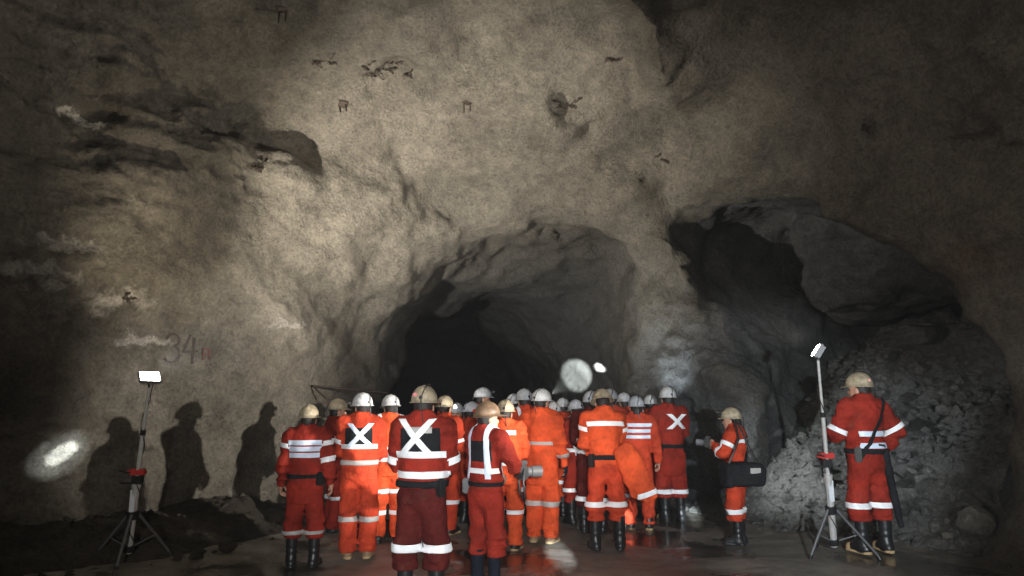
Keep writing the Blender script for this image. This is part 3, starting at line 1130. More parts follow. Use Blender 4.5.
def person(px, Y, top, yaw, label, s=None, jacket=M_ORANGE, trousers=None, arms=('down', 'down'), lean=0.0, twist=0.0, head=(0, 0), helmet=M_WHITEH, hstyle='peak',
           lamp=True, lit=False, boots='rubber', boot_mat=M_RUBBER, sole_mat=None, toe=False, tuck=True, stance=(0.12, 0.13), step=(0.0, 0.0), hem=0.78,
           gloves=None, hair='short', marks=(), legs=(), sleeves=(), belt=None, bulk=1.0, X=None, gz=0.0, seed=0, sticker=False, tape=M_TAPE, extras=None):
    trousers = trousers or jacket
    pt = unproj(px, top, Y=Y)
    s = s or (pt[2] - gz) / 1.81
    root = empty('person', (pt[0] if X is None else X, Y, gz), math.radians(yaw))
    tag(root, label, 'person', 'visitors in orange mine clothing')
    A = lambda *v: np.array(v, float) * s
    # torso frame: hinge at the hips
    hip = A(0, 0, 0.93)
    Rm = np.array(Matrix.Rotation(-math.radians(lean), 3, 'X') @ Matrix.Rotation(math.radians(twist), 3, 'Z'))

    def T(v):
        return Rm @ (np.asarray(v, float) * s - hip) + hip
    h = 0.021 * s if Y > 8.6 else 0.0165 * s
    # arms
    J = {}
    for i, sd in enumerate((-1, 1)):
        spec = arms[i]
        w, pole, hd = ARM[spec] if isinstance(spec, str) else spec
        sh = np.array((sd * 0.188, 0.0, 1.452))
        w = np.array((sd * w[0], w[1], w[2]))
        up, fo = 0.295, 0.262
        d = w - sh
        L = np.linalg.norm(d)
        if L > (up + fo) * 0.99:
            w = sh + d / L * (up + fo) * 0.985
            d = w - sh
            L = np.linalg.norm(d)
        a = (up * up - fo * fo + L * L) / (2 * L)
        hh = math.sqrt(max(up * up - a * a, 0))
        pl = np.array((sd * pole[0], pole[1], pole[2]), float)
        dn = d / L
        pl = pl - dn * (pl @ dn)
        pl /= np.linalg.norm(pl)
        el = sh + dn * a + pl * hh
        J[sd] = (T(sh), T(el), T(w), hd)
    # legs
    K = {}
    for i, sd in enumerate((-1, 1)):
        hp = A(sd * 0.088, 0, 0.90)
        an = A(sd * stance[i], step[i], 0.10)
        kn = (hp + an) / 2 + A(sd * 0.012, 0.035 + 0.25 * abs(step[i]), 0.01)
        K[sd] = (hp, kn, an)
    neck, hc = T((0, -0.005, 1.50)), T((0, 0.038, 1.632))
    Rh = Matrix(Rm.tolist()) @ Matrix.Rotation(math.radians(head[1]), 3, 'Z') @ Matrix.Rotation(-math.radians(head[0]), 3, 'X')
    Rhn = np.array(Rh)

    # ---- body: one skin surface under the clothes
    def body_fn(P):
        q = (P - hip) @ Rm
        q[:, 1] /= 0.74
        d = cone(q, (0, 0, 0), (0, 0, 0.42 * s), 0.125 * s, 0.135 * s)
        d = smin(d, cone(P, T((-0.15, 0, 1.42)), T((0.15, 0, 1.42)), 0.055 * s, 0.055 * s), 0.08 * s)
        d = smin(d, cone(P, T((0, -0.02, 1.40)), neck, 0.055 * s, 0.058 * s), 0.06 * s)
        for sd in (-1, 1):
            a, b, c, _ = J[sd]
            d = smin(d, cone(P, a, b, 0.048 * s, 0.040 * s), 0.04 * s)
            d = smin(d, cone(P, b, c, 0.040 * s, 0.029 * s), 0.02 * s)
            a, b, c = K[sd]
            d = smin(d, cone(P, a, b, 0.078 * s, 0.055 * s), 0.05 * s)
            d = smin(d, cone(P, b, c, 0.052 * s, 0.036 * s), 0.03 * s)
        return d
    pts = np.array([p for k in J.values() for p in k[:3]] + [p for k in K.values() for p in k] + [neck, hc])
    lo, hi = pts.min(0) - 0.24 * s, pts.max(0) + 0.24 * s
    BV, BF = net(body_fn, lo, hi, 0.034 * s)
    VV, FF, FM = [BV], [BF], [np.zeros(len(BF), int)]
    HV = (HEAD[0] * s) @ Rhn.T + hc
    VV.append(HV)
    FF.append(HEAD[1] + len(BV))
    FM.append(np.zeros(len(HEAD[1]), int))
    nn = len(BV) + len(HV)
    glove_parts = []
    for sd in (-1, 1):
        a, b, c, hd = J[sd]
        fdir = c - b
        fdir = fdir / np.linalg.norm(fdir)
        palm = T((0, 0.03, 1.0)) - c
        palm[2] *= 0.3
        if np.linalg.norm(palm - fdir * (palm @ fdir)) < 1e-3:
            palm = np.array((-sd, 0.1, 0.2))
        M, w = hand_frame(c, fdir, palm)
        hv, hf = HANDS[hd]
        v = hv * s
        if sd < 0:
            v = v * np.array((-1, 1, 1))
            hf = hf[:, ::-1]
        # thumb turned forward / upward
        R = np.array(M.to_3x3())
        if (R @ np.array((sd * 1.0, 0, 0)))[1] < 0 and abs(R[1, 0]) > 0.4:
            v = v * np.array((-1, 1, 1))
            hf = hf[:, ::-1]
        hv2 = v @ R.T + np.array(w) + fdir * 0.012 * s
        VV.append(hv2)
        FF.append(hf + nn)
        FM.append(np.zeros(len(hf), int))
        nn += len(hv2)
        if gloves:
            cen = np.array(w) + fdir * 0.05 * s
            glove_parts.append((cen + (hv2 - cen) * 1.10, hf))
    Fq = [tuple(f) for f in np.concatenate(FF)]
    FM = list(np.concatenate(FM))
    EV = []
    for sx in (-1, 1):
        e = (EYE_V + np.array((sx * 0.031, 0.0795, 0.003))) * s
        EV.append(e @ Rhn.T + hc)
        Fq += [tuple(i + nn for i in f) for f in EYE_F]
        FM += [1] * len(EYE_F)
        nn += len(e)
    mobj('body', np.concatenate(VV + EV), Fq, [M_SKIN, M_EYE], root, fmat=FM)
    for (gv, gf) in glove_parts:
        mobj('glove', gv, gf, gloves, root)

    # ---- trousers
    topb = 0.36 if boots == 'rubber' else 0.16
    zcut = (topb - 0.045 if tuck else 0.065) * s
    rk, rc = (0.092, 0.086) if tuck else (0.092, 0.084)

    def trs(P):
        d = cone(P, A(0, 0, 0.98), A(0, 0.005, 0.90), 0.140 * s * bulk, 0.145 * s * bulk)
        for sd in (-1, 1):
            a, b, c = K[sd]
            d = smin(d, cone(P, a, b, 0.108 * s * bulk, rk * s * bulk), 0.04 * s)
            d = smin(d, cone(P, b, c, rk * s * bulk, rc * s * bulk), 0.03 * s)
        n = fbm(P * np.array((9, 9, 5)) / s + seed * 7.7, 2, 5)
        w = np.abs(vnoise(P * np.array((5, 5, 13)) / s + seed * 3.1, 9))
        zz = P[:, 2] / s
        fold = (np.exp(-((zz - 0.48) / 0.12) ** 2) + np.exp(-((zz - zcut / s - 0.08) / 0.09) ** 2) + 0.4)
        d = d + s * (0.009 * n - 0.030 * fold * (0.5 - w) * 0.9)
        return np.maximum(d, zcut - P[:, 2])
    kp = np.array([p for k in K.values() for p in k])
    lo, hi = kp.min(0) - 0.2 * s, kp.max(0) + 0.2 * s
    lo[2] = zcut - 2.5 * h
    TV, TF = net(trs, lo, hi, h)
    tro = mobj('trousers', TV, TF, trousers, root)

    # ---- jacket
    def jprims(P):
        q = (P - hip) @ Rm
        q2 = q.copy()
        q2[:, 1] /= 0.78
        t = cone(q2, (0, 0, -0.22 * s), (0, 0, 0.10 * s), 0.182 * s * bulk, 0.168 * s * bulk)
        t = smin(t, cone(q2, (0, 0.01 * s, 0.08 * s), (0, 0, 0.425 * s), 0.165 * s * bulk, 0.186 * s * bulk), 0.06 * s)
        t = smin(t, cone(P, T((-0.155, -0.008, 1.462)), T((0.155, -0.008, 1.462)), 0.080 * s, 0.080 * s), 0.09 * s)
        t = smin(t, cone(P, T((0, -0.020, 1.47)), T((0, -0.010, 1.555)), 0.098 * s, 0.086 * s), 0.07 * s)
        L = []
        for sd in (-1, 1):
            a, b, c, _ = J[sd]
            cc = c + (c - b) / np.linalg.norm(c - b) * -0.005 * s
            u = cone(P, a, b, 0.084 * s * bulk, 0.070 * s * bulk)
            u2 = cone(P, b, cc, 0.070 * s * bulk, 0.052 * s)
            ax = (c - b) / np.linalg.norm(c - b)
            u2 = np.maximum(u2, (P - cc) @ ax - 0.03 * s)
            L.append((u, u2))
        return q, t, L

    def jac(P):
        q, t, L = jprims(P)
        d = t
        for (u, u2) in L:
            d = smin(d, smin(u, u2, 0.025 * s), 0.05 * s)
        n = fbm(P * np.array((8, 8, 6)) / s + seed * 5.3, 2, 15)
        w = np.abs(vnoise(P * np.array((5, 5, 12)) / s + seed * 2.9, 19))
        zz = q[:, 2] / s
        fold = np.exp(-((zz - 0.10) / 0.10) ** 2) + 0.45 + 0.7 * (np.minimum(L[0][0], L[1][0]) < t)
        d = d + s * (0.010 * n - 0.030 * fold * (0.5 - w) * 0.9)
        d = np.maximum(d, (hem - 0.93) * s - q[:, 2])
        # opening for the neck
        return smax(d, -cone(P, T((0, -0.012, 1.53)), T((0, 0.0, 1.63)), 0.068 * s, 0.074 * s), 0.008 * s)
    jp = np.array([p for k in J.values() for p in k[:3]] + [T((0, 0, hem)), neck])
    lo, hi = jp.min(0) - 0.20 * s, jp.max(0) + 0.14 * s
    JV, JF = net(jac, lo, hi, h)
    jo = mobj('jacket', JV, JF, jacket, root)

    # ---- tape
    cen = JV[JF].mean(1)
    q, t, L = jprims(cen)
    arm_u = [np.minimum(l[0], l[1]) for l in L]
    bone = np.argmin(np.stack([t - 0.012 * s, arm_u[0], arm_u[1]], 1), 1)
    jn = vert_normals(JV, JF)[JF].mean(1) @ Rm
    up = Rm @ np.array((0, 0, 1.0))
    rx = Rm @ np.array((1.0, 0, 0))

    def slab(c, no, half):
        no = np.asarray(no) / np.linalg.norm(no)
        return [(Vector(c + no * half), Vector(no)), (Vector(c - no * half), Vector(-no))]
    for mk in marks:
        kind = mk[0]
        zi = {'band': 1, 'back': 1, 'panel': 1, 'cross': 2}.get(kind)
        if zi:
            mk = list(mk)
            mk[zi] += 0.05 * min(1, max(0, (mk[zi] - 0.95) / 0.2))
        if kind in ('band', 'back', 'panel'):
            _, z, w, wid, mat = mk
            m = (bone == 0) & (np.abs(q[:, 2] - (z - 0.93) * s) < (w / 2 + 0.05) * s)
            pl = slab(T((0, 0, z)), up, w / 2 * s)
            if kind != 'band':
                m &= jn[:, 1] < -0.05
                pl += slab(T((0, 0, z)), rx, wid * s)
            strip(JV, JF, m, pl, 0.002 if kind == 'panel' else 0.005, 0.003, 'back_panel' if kind == 'panel' else 'reflective_band', mat, root)
        elif kind == 'cross':       # two straps crossing on the back
            _, x0, z, half, dx, w, mat = mk
            m = (bone == 0) & (jn[:, 1] < -0.02) & (np.abs(q[:, 2] - (z - 0.93) * s) < (half + 0.05) * s)
            for sg in (-1, 1):
                axis = np.array((sg * dx, 0, half))
                no = Rm @ np.array((axis[2], 0, -axis[0]))
                c = T((x0, 0, z))
                pl = slab(c, no, w / 2 * s) + slab(c, up, half * s)
                strip(JV, JF, m, pl, 0.007 + 0.003 * (sg > 0), 0.003, 'reflective_strap', mat, root)
        elif kind == 'vee':         # straps running from the shoulders down to the waist, apart
            _, xt, xb, z0, z1, w, mat = mk
            m = (bone == 0) & (q[:, 2] > (z0 - 0.97) * s)
            for sg in (-1, 1):
                a, b = np.array((sg * xb, 0, z0)), np.array((sg * xt, 0, z1))
                dd = b - a
                no = Rm @ np.array((dd[2], 0, -dd[0]))
                pl = slab(T((a + b) / 2), no, w / 2 * s) + [(Vector(T((0, 0, z0))), Vector(-up))]
                strip(JV, JF, m, pl, 0.006, 0.003, 'reflective_strap', mat, root)
        elif kind == 'sash':        # a bag strap over one shoulder
            _, xt, xb, w, mat = mk
            m = (bone == 0) & (q[:, 2] > 0.0)
            a, b = np.array((xb, 0, 1.0)), np.array((xt, 0, 1.45))
            dd = b - a
            pl = slab(T((a + b) / 2), Rm @ np.array((dd[2], 0, -dd[0])), w / 2 * s)
            strip(JV, JF, m, pl, 0.010, 0.006, 'carrying_strap', mat, root)
    for (sd, part, tt, w, mat) in sleeves:
        a, b, c, _ = J[sd]
        p0, p1 = (a, b) if part == 'upper' else (b, c)
        ax = (p1 - p0) / np.linalg.norm(p1 - p0)
        co = p0 + (p1 - p0) * tt
        m = (bone == (1 if sd < 0 else 2)) & (np.abs((cen - co) @ ax) < (w / 2 + 0.05) * s) & (np.linalg.norm(cen - co, axis=1) < 0.16 * s)
        strip(JV, JF, m, slab(co, ax, w / 2 * s), 0.005, 0.003, 'sleeve_band', mat, root)
    tcen = TV[TF].mean(1)
    for (sd, z, w, mat) in legs:
        m = (tcen[:, 0] * sd > 0) & (np.abs(tcen[:, 2] - z * s) < (w / 2 + 0.05) * s)
        strip(TV, TF, m, slab(A(0, 0, z), np.array((0, 0, 1.0)), w / 2 * s), 0.005, 0.003, 'leg_band', mat, root)
    # ---- belt with battery
    if belt:
        zb = 1.01
        m = (bone == 0) & (np.abs(q[:, 2] - (zb - 0.93) * s) < 0.08 * s)
        strip(JV, JF, m, slab(T((0, 0, zb)), up, 0.024 * s), 0.008, 0.006, 'belt', M_BLACKC, root)
        c = T((belt * 0.165, -0.085, zb - 0.03))
        b = MB().box(c, A(0.10, 0.065, 0.15), Matrix(Rm.tolist()) @ Matrix.Rotation(math.radians(-40 * belt), 3, 'Z'), 0.012)
        b.build('battery_pack', M_BLKP, root)
    # ---- boots
    for i, sd in enumerate((-1, 1)):
        an = K[sd][2]
        M = Matrix.Translation((an[0], an[1], 0)) @ Matrix.Rotation(math.radians(-9 * sd), 4, 'Z') @ Matrix.Scale(s, 4)
        bt = link('boot', mesh_from('boot', *BOOTS[boots], boot_mat), root, M)
        link('sole', mesh_from('sole', *SOLE, sole_mat or M_RUBBER), bt)
        if toe:
            link('toe_cap', mesh_from('toe_cap', *TOE, M_SOLE), bt)
    # ---- helmet, lamp, hair
    MH = Matrix.Translation(Vector(hc) + Rh @ (Vector((0, -0.008, 0.045)) * s)) @ Rh.to_4x4() @ Matrix.Scale(s, 4)
    he = link('helmet', ME_HELM[hstyle], root, MH)
    he.material_slots[0].link = 'OBJECT'
    he.material_slots[0].material = helmet
    if lamp:
        la = link('headlamp', ME_LAMP, he)
        le = link('lamp_lens', ME_LENS, he)
        le.material_slots[0].link = 'OBJECT'
        le.material_slots[0].material = M_LENSON if lit else M_LENSOFF
        link('lamp_cable', ME_CABLE, he)
    if sticker:
        MB().box((-0.045, -0.118, 0.055), (0.045, 0.03, 0.03), Matrix.Rotation(0.4, 3, 'Z'), 0.008).build('sticker', M_STICK, he)
    if hair:
        link('hair', ME_HAIR if hair == 'short' else ME_HAIRL, root, Matrix.Translation(Vector(hc)) @ Rh.to_4x4() @ Matrix.Scale(s, 4))
    W = Matrix.Translation(root.location) @ Matrix.Rotation(math.radians(yaw), 4, 'Z')
    out = dict(root=root, s=s, J=J, K=K, T=T, W=W, head=hc, Rh=Rh, A=A, lamp=W @ (MH @ Vector((0, 0.19, 0.073))))
    return out


T_, B_, G_ = M_TAPE, M_TAPEB, M_TAPEG
BAR = lambda z, w=0.05, m=T_: ('band', z, w, 0, m)


def legb(z, w=0.055, m=T_):
    return [(-1, z, w, m), (1, z, w, m)]


def slv(part, t, w=0.05, m=T_):
    return [(-1, part, t, w, m), (1, part, t, w, m)]


P = {}
P['stripe'] = person(309, 7.2, 405, 4, 'person with three wide silver bands across the upper back, nearest the left wall', jacket=M_RED, trousers=M_RED, helmet=M_BEIGEH, hstyle='full',
    arms=('down', 'down'), hem=0.70, boots='rubber', marks=[('back', 1.335, .055, .19, B_), ('back', 1.265, .055, .19, B_), ('back', 1.195, .055, .19, B_)],
    sleeves=[(-1, 'upper', .38, .05, T_), (1, 'upper', .92, .06, T_), (1, 'upper', .3, .05, T_)], legs=legb(.385, .04, G_), belt=1, seed=1, stance=(.12, .13), lamp=False, bulk=1.05)
P['side'] = person(336, 9.0, 399, -62, 'person in profile between the striped-back visitor and the left-hand crossed-back visitor', jacket=M_RED, helmet=M_BEIGEH, arms=('front', 'front'), sticker=True,
    sleeves=slv('upper', .75, .06), legs=legb(.47), boots='ankle', boot_mat=M_RUBBER, tuck=False, hem=.72, seed=2, marks=[BAR(1.2)])
P['mesh'] = person(362, 7.6, 393, 8, 'person in tan shoes with a silver crossed brace on a black back panel', jacket=M_ORANGE, trousers=M_ORANGE, helmet=M_WHITEH,
    arms=('front', 'front'), head=(0, 38), twist=-6, boots='ankle', boot_mat=M_TANB, sole_mat=M_SOLE, tuck=False, hem=.84, marks=[('panel', 1.27, .20, .15, M_BLACKC), ('cross', 0.02, 1.29, .13, .12, .05, B_), ('back', 1.165, .05, .2, T_), BAR(1.02, .05, G_)],
    sleeves=[(-1, 'upper', .6, .05, T_)], legs=legb(.42, .055, G_), seed=3, stance=(.1, .12), bulk=1.06)
P['vstrap'] = person(391, 8.4, 395, 14, 'person in bright orange with spread silver shoulder straps, left of the nearest person', jacket=M_BRIGHT, helmet=M_WHITEH, arms=('front', 'front'),
    head=(6, 18), boots='ankle', tuck=False, hem=.8, marks=[('vee', .13, .08, 1.12, 1.5, .05, T_), BAR(1.10), BAR(1.0)], legs=legb(.62) + legb(.36), seed=4)
P['front'] = person(424, 5.8, 386, -4, 'nearest person, with dark red trousers and a silver cross on a black back panel', jacket=M_RED, trousers=M_DKRED, helmet=M_BEIGEH, sticker=True, hair='short',
    arms=('front', 'front'), hem=.97, boots='rubber', boot_mat=M_RUBBER, tuck=True, marks=[('panel', 1.30, .22, .165, M_BLACKC), ('back', 1.395, .05, .10, G_), ('cross', -0.03, 1.33, .15, .13, .05, T_), ('back', 1.195, .055, .21, T_), BAR(1.055, .055)],
    sleeves=slv('upper', .88, .06), legs=legb(.49, .065), belt=1, seed=5, stance=(.125, .135), bulk=1.07, head=(2, -6))
P['beside'] = person(444, 8.9, 396, -24, 'person in an orange jacket half hidden behind the right shoulder of the nearest person', helmet=M_BEIGEH, jacket=M_ORANGE, arms=('down', 'front'),
    sleeves=slv('upper', .8), legs=legb(.42), boots='ankle', boot_mat=M_RUBBER, sole_mat=M_SOLE, tuck=False, seed=6, hem=.75)
P['facing'] = person(457, 10.4, 403, 176, 'person facing the viewer with a shining cap lamp, just right of the nearest helmet', helmet=M_GREYH, lit=True, arms=('front', 'front'), seed=7, marks=[BAR(1.2)])
P['greyright'] = person(470, 9.6, 402, -55, 'person under a grey helmet between the facing cap lamp and the brown peaked helmet', helmet=M_GREYH, jacket=M_ORANGE, arms=('front', 'down'), seed=8, sleeves=slv('upper', .8))
P['tallgrey'] = person(481, 11.2, 388, -80, 'person in the back row in profile, grey helmet lamp outlined against the dark tunnel', helmet=M_GREYH, arms=('down', 'down'), seed=9)
P['peak'] = person(486, 6.4, 402, -38, 'person with a muddy brown helmet and navy boots holding black camera gear', jacket=M_RED, trousers=M_RED, helmet=M_BROWNH, hstyle='full', head=(-4, -28),
    arms=('front', 'hold'), boots='rubber', boot_mat=M_NAVY, marks=[('panel', 1.28, .2, .15, M_BLACKC), ('vee', .10, .12, 1.06, 1.5, .05, B_), ('back', 1.10, .05, .2, T_)], hem=.86,
    sleeves=[(-1, 'fore', .45, .055, T_), (1, 'fore', .5, .05, T_)], belt=-1, seed=10, sticker=True, lamp=False, stance=(.1, .12))
P['bandback'] = person(505, 8.0, 400, -12, 'person with a single white band high on the back, behind the visitor holding camera gear', helmet=M_BEIGEH, jacket=M_BRIGHT, arms=('front', 'front'), marks=[('back', 1.36, .055, .16, T_), BAR(1.02)],
    legs=legb(.45), boots='ankle', tuck=False, sole_mat=M_SOLE, seed=11)
P['clear'] = person(513, 10.3, 394, -30, 'person under the small blue grey helmet at the back, left of the tallest white helmets', helmet=M_GREYH, seed=12, arms=('down', 'front'), marks=[BAR(1.1)])
P['vest'] = person(525, 9.3, 389, 22, 'person with silver shoulder straps and a blue grey helmet, left of the gloved visitor', helmet=M_GREYH, jacket=M_ORANGE, arms=('front', 'front'), marks=[('vee', .12, .09, 1.1, 1.5, .05, T_), ('panel', 1.3, .14, .12, M_BLACKC), BAR(1.08)], legs=legb(.5), seed=13)
P['glove'] = person(541, 8.4, 389, -22, 'gloved person in a full bright orange coverall with dull grey knee bands and tan shoes', helmet=M_WHITEH, jacket=M_BRIGHT, arms=('down', 'down'), gloves=M_NAVY, boots='ankle', boot_mat=M_TANB, sole_mat=M_SOLE,
    tuck=False, hem=.66, legs=legb(.45, .06, G_), sleeves=slv('fore', .55, .05, G_), marks=[BAR(1.12, .04, G_)], seed=14, stance=(.1, .11), head=(0, -22), bulk=1.04)
P['paleA'] = person(554, 10.05, 402, 10, 'person under the low white helmet directly right of the gloved visitor', helmet=M_WHITEH, jacket=M_BRIGHT, seed=15, arms=('hip', 'front'), marks=[BAR(1.1), BAR(1.0)], sleeves=slv('upper', .8), legs=legb(.55))
P['paleB'] = person(563, 10.8, 398, 0, 'person under a grey helmet in the back row, below the bigger light pool', helmet=M_GREYH, seed=16)
P['specs'] = person(577, 9.55, 400, 28, 'person under a grey helmet, left of the dark jacket with a double waist band', helmet=M_GREYH, jacket=M_RED, seed=17, arms=('front', 'front'), marks=[('vee', .12, .1, 1.0, 1.5, .05, T_), BAR(1.05)], legs=legb(.5), head=(8, 0))
P['dark'] = person(591, 9.0, 391, -14, 'person in a long dark red jacket with a double white waist band', helmet=M_GREYH, jacket=M_DKRED, arms=('front', 'front'), hem=.62, marks=[BAR(1.12, .055), BAR(1.01, .055)], legs=legb(.42), seed=18, head=(0, -10), bulk=1.05)
P['behind'] = person(610, 10.1, 389, -5, 'person under a grey helmet directly behind the person carrying the orange jacket', helmet=M_GREYH, jacket=M_ORANGE, seed=19, arms=('down', 'down'), marks=[BAR(1.1)])
P['coat'] = person(604, 8.0, 402, 3, 'person carrying an orange jacket, one white band across the shoulders, black boots', helmet=M_BEIGEH, hstyle='full', jacket=M_BRIGHT, trousers=M_ORANGE, lean=6, head=(11, 6),
    arms=('front', 'fold'), hem=.88, marks=[('back', 1.345, .055, .23, T_)], sleeves=slv('upper', .35, .05), legs=legb(.50, .055), boots='rubber', boot_mat=M_RUBBER, toe=False, stance=(.13, .15), seed=20, s=0.99, belt=-1, lamp=False)
P['blueband'] = person(636, 9.2, 396, -8, 'person with three bluish bands across the back, left of the white-crossed visitor', helmet=M_GREYH, jacket=M_ORANGE, seed=21, marks=[('back', 1.36, .05, .2, B_), ('back', 1.28, .05, .2, B_), ('back', 1.20, .05, .2, B_)],
    arms=('down', 'down'), legs=legb(.45), boots='ankle', sole_mat=M_SOLE, toe=True, tuck=False, hair='long')
P['gap'] = person(625, 11.6, 393, 30, 'person under a grey helmet in the back row, just right of the smaller light pool', helmet=M_GREYH, seed=22, lit=True)
P['farright'] = person(650, 10.75, 395, -15, 'person half hidden behind the left shoulder of the white crossed red back', helmet=M_WHITEH, jacket=M_ORANGE, seed=23, arms=('down', 'front'), marks=[BAR(1.3), BAR(1.1), ('vee', .12, .1, 1.1, 1.5, .05, T_)], sleeves=slv('upper', .8))
P['xback'] = person(668, 9.75, 387, 6, 'person with a bold white cross on a plain red back, right end of the crowd', helmet=M_WHITEH, jacket=M_RED, trousers=M_RED, arms=('hip', 'front'), hem=.6, boots='rubber', toe=True,
    marks=[('cross', .06, 1.29, .10, .11, .05, T_)], sleeves=[(-1, 'fore', .1, .06, T_)], legs=legb(.40, .055), seed=24, stance=(.1, .12), bulk=1.05, belt=-1)
P['woman'] = person(733, 8.3, 408, 62, 'person in profile raising a camera, with a black shoulder bag at the hip', helmet=M_BEIGEH, hair='long', jacket=M_ORANGE, trousers=M_ORANGE, arms=(((0.10, 0.27, 1.30), (0.8, -.3, -1), 'grip'), ((0.10, 0.29, 1.28), (.8, -.3, -1), 'grip')),
    marks=[BAR(1.32, .05), ('sash', .12, -.16, .045, M_BLACKC)], sleeves=slv('fore', .25, .055) + slv('upper', .5), legs=legb(.44, .065), boots='rubber', hem=.74, seed=25, stance=(.1, .1), bulk=1.06)
P['right'] = person(860, 7.7, 373, 14, 'person standing alone right of the tall light stand with a hand on the hip', helmet=M_BEIGEH, hstyle='peak', jacket=M_RED, trousers=M_RED, arms=('hold', 'hip'), head=(0, 30), gz=0.03, hem=.9, boots='rubber', toe=True, sole_mat=M_SOLE,
    marks=[('back', 1.14, .055, .15, B_), ('back', 1.045, .055, .15, B_), ('sash', .13, -.13, .035, M_BLACKC)], sleeves=slv('upper', .85, .05), legs=legb(.47, .055), belt=-1, seed=26, stance=(.13, .15), sticker=True, bulk=1.06)

# ------------------------------------------------------------------ light stands
def light_stand(base, head, normal, label, red_z, box_z, seed):
    root = empty('light_stand', base, 0)
    tag(root, label, 'light stand', 'tripod light stands')
    hd = Vector(head) - Vector(base)
    H = hd.z
    top = Vector((hd.x, hd.y, H - 0.09))
    ax = lambda z: Vector((hd.x * z / H, hd.y * z / H, z))
    MB().tube([ax(.10), ax(box_z)], 0.036, 16).tube([ax(box_z - .03), ax(box_z + .015)], 0.043, 16).build('lower_mast', M_STEEL, root)
    mid = (box_z + H) / 2
    MB().tube([ax(box_z), ax(mid)], 0.021, 12).build('middle_mast', M_STEEL, root)
    MB().tube([ax(mid - .02), top], 0.014, 12).build('upper_mast', M_STEEL, root)
    MB().tube([ax(mid - .03), ax(mid + .02)], 0.027, 12).build('clamp_ring', M_BLKP, root)
    MB().box(ax(box_z - 0.16) + Vector((0, -.045, 0)), (0.052, 0.012, 0.22), None, 0.004).build('label_plate', M_WHITEP, root)
    b = MB().box(ax(red_z), (0.15, 0.075, 0.062), None, 0.012).box(ax(red_z) + Vector((-.075, 0, 0)), (0.06, 0.05, 0.04), None, 0.01)
    rc = b.build('winch', M_REDP, root)
    MB().tube([ax(red_z) + Vector((-.06, -.03, 0)), ax(red_z) + Vector((-.06, -.085, 0)), ax(red_z) + Vector((-.14, -.09, .02))], 0.008, 8).build('crank', M_BLKP, rc)
    MB().box(ax(red_z - .075) + Vector((0.0, 0.01, 0)), (0.10, 0.09, 0.10), None, 0.015).box(ax(red_z - .10) + Vector((-.08, -.02, -.01)), (0.14, 0.05, 0.022), None, 0.006).build('bracket', M_BLKP, root)
    for k in range(3):
        a = 0.5 + seed + k * 2 * PI / 3
        d = Vector((math.cos(a), math.sin(a), 0))
        leg = MB()
        leg.tube([ax(.50) + d * .05, d * .42 + Vector((0, 0, .03))], 0.015, 10).build('leg', M_GREYP, root)
        MB().tube([ax(.16) + d * .04, d * .25 + Vector((0, 0, .235))], 0.009, 8).build('leg_brace', M_GREYP, root)
        MB().tube([d * .405 + Vector((0, 0, .05)), d * .43 + Vector((0, 0, 0.0))], [0.020, 0.024], 10).build('foot', M_BLKP, root)
    MB().tube([ax(.46), ax(.54)], 0.058, 16).tube([ax(.12), ax(.18)], 0.055, 16).build('leg_collar', M_BLKP, root)
    # lamp head
    R = Vector(normal).to_track_quat('Z', 'Y').to_matrix()
    lh = MB().box(hd, (0.20, 0.15, 0.035), R, 0.008)
    for k in range(7):
        lh.box(hd + R @ Vector((-.078 + .026 * k, 0, -.030)), (0.007, 0.13, 0.03), R, 0.002)
    lh = lh.build('lamp_head', M_GREYP, root)
    MB().box(hd + R @ Vector((0, 0, .019)), (0.175, 0.125, 0.006), R, 0.002).build('light_panel', M_FLOOD, lh)
    MB().tube([top - Vector((0, 0, .01)), top + Vector((0, 0, .03)), hd + R @ Vector((0, 0, -.045))], 0.013, 10).build('lamp_yoke', M_BLKP, root)
    # cable wound down the mast
    pts = [hd + R @ Vector((0.05, 0, -.04))]
    for k in range(22):
        z = H - .15 - (H - .35) * k / 21
        pts.append(ax(z) + Vector((math.cos(k * .9), math.sin(k * .9), 0)) * (0.05 if z < box_z else 0.03))
    MB().tube(pts, 0.005, 6).build('power_cable', M_BLKP, root)
    return root


gl = unproj(127, 563, Z=0.0)
light_stand((gl[0], gl[1], 0.01), LAMP_L, (0.42, -0.52, 0.74), 'tripod light stand with a glaring lamp in front of the left wall', 0.93, 0.80, 0.3)
gr = unproj(835, 556, Z=0.0)
light_stand((gr[0], gr[1], 0.01), LAMP_R, (-0.82, 0.22, 0.53), 'tall tripod light stand beside the lone person on the right', 1.07, 0.86, 1.1)
for st in ():
    pass


# ------------------------------------------------------------------ things carried
def sdf_obj(name, fn, lo, hi, h, mat, parent=None):
    V, F = net(fn, lo, hi, h)
    return mobj(name, V, F, mat, parent)


def wp(px, py, Y):
    return Vector(unproj(px, py, Y=Y))


# shoulder bag
c = wp(742, 474, 8.02)
bag = empty('shoulder_bag', c, math.radians(12))
tag(bag, 'black shoulder bag with a pale tag at the hip of the person raising a camera', 'bag')


def bag_fn(Pq):
    q = np.abs(Pq - np.array((0, 0, 0))) - np.array((0.20, 0.075, 0.095))
    d = np.sqrt((np.maximum(q, 0) ** 2).sum(1)) + np.minimum(q.max(1), 0) - 0.045
    return d + 0.012 * fbm(Pq * 9, 2, 4) + 0.02 * sstep(Pq[:, 2], 0.05, 0.15) * (np.abs(Pq[:, 0]) / 0.2)


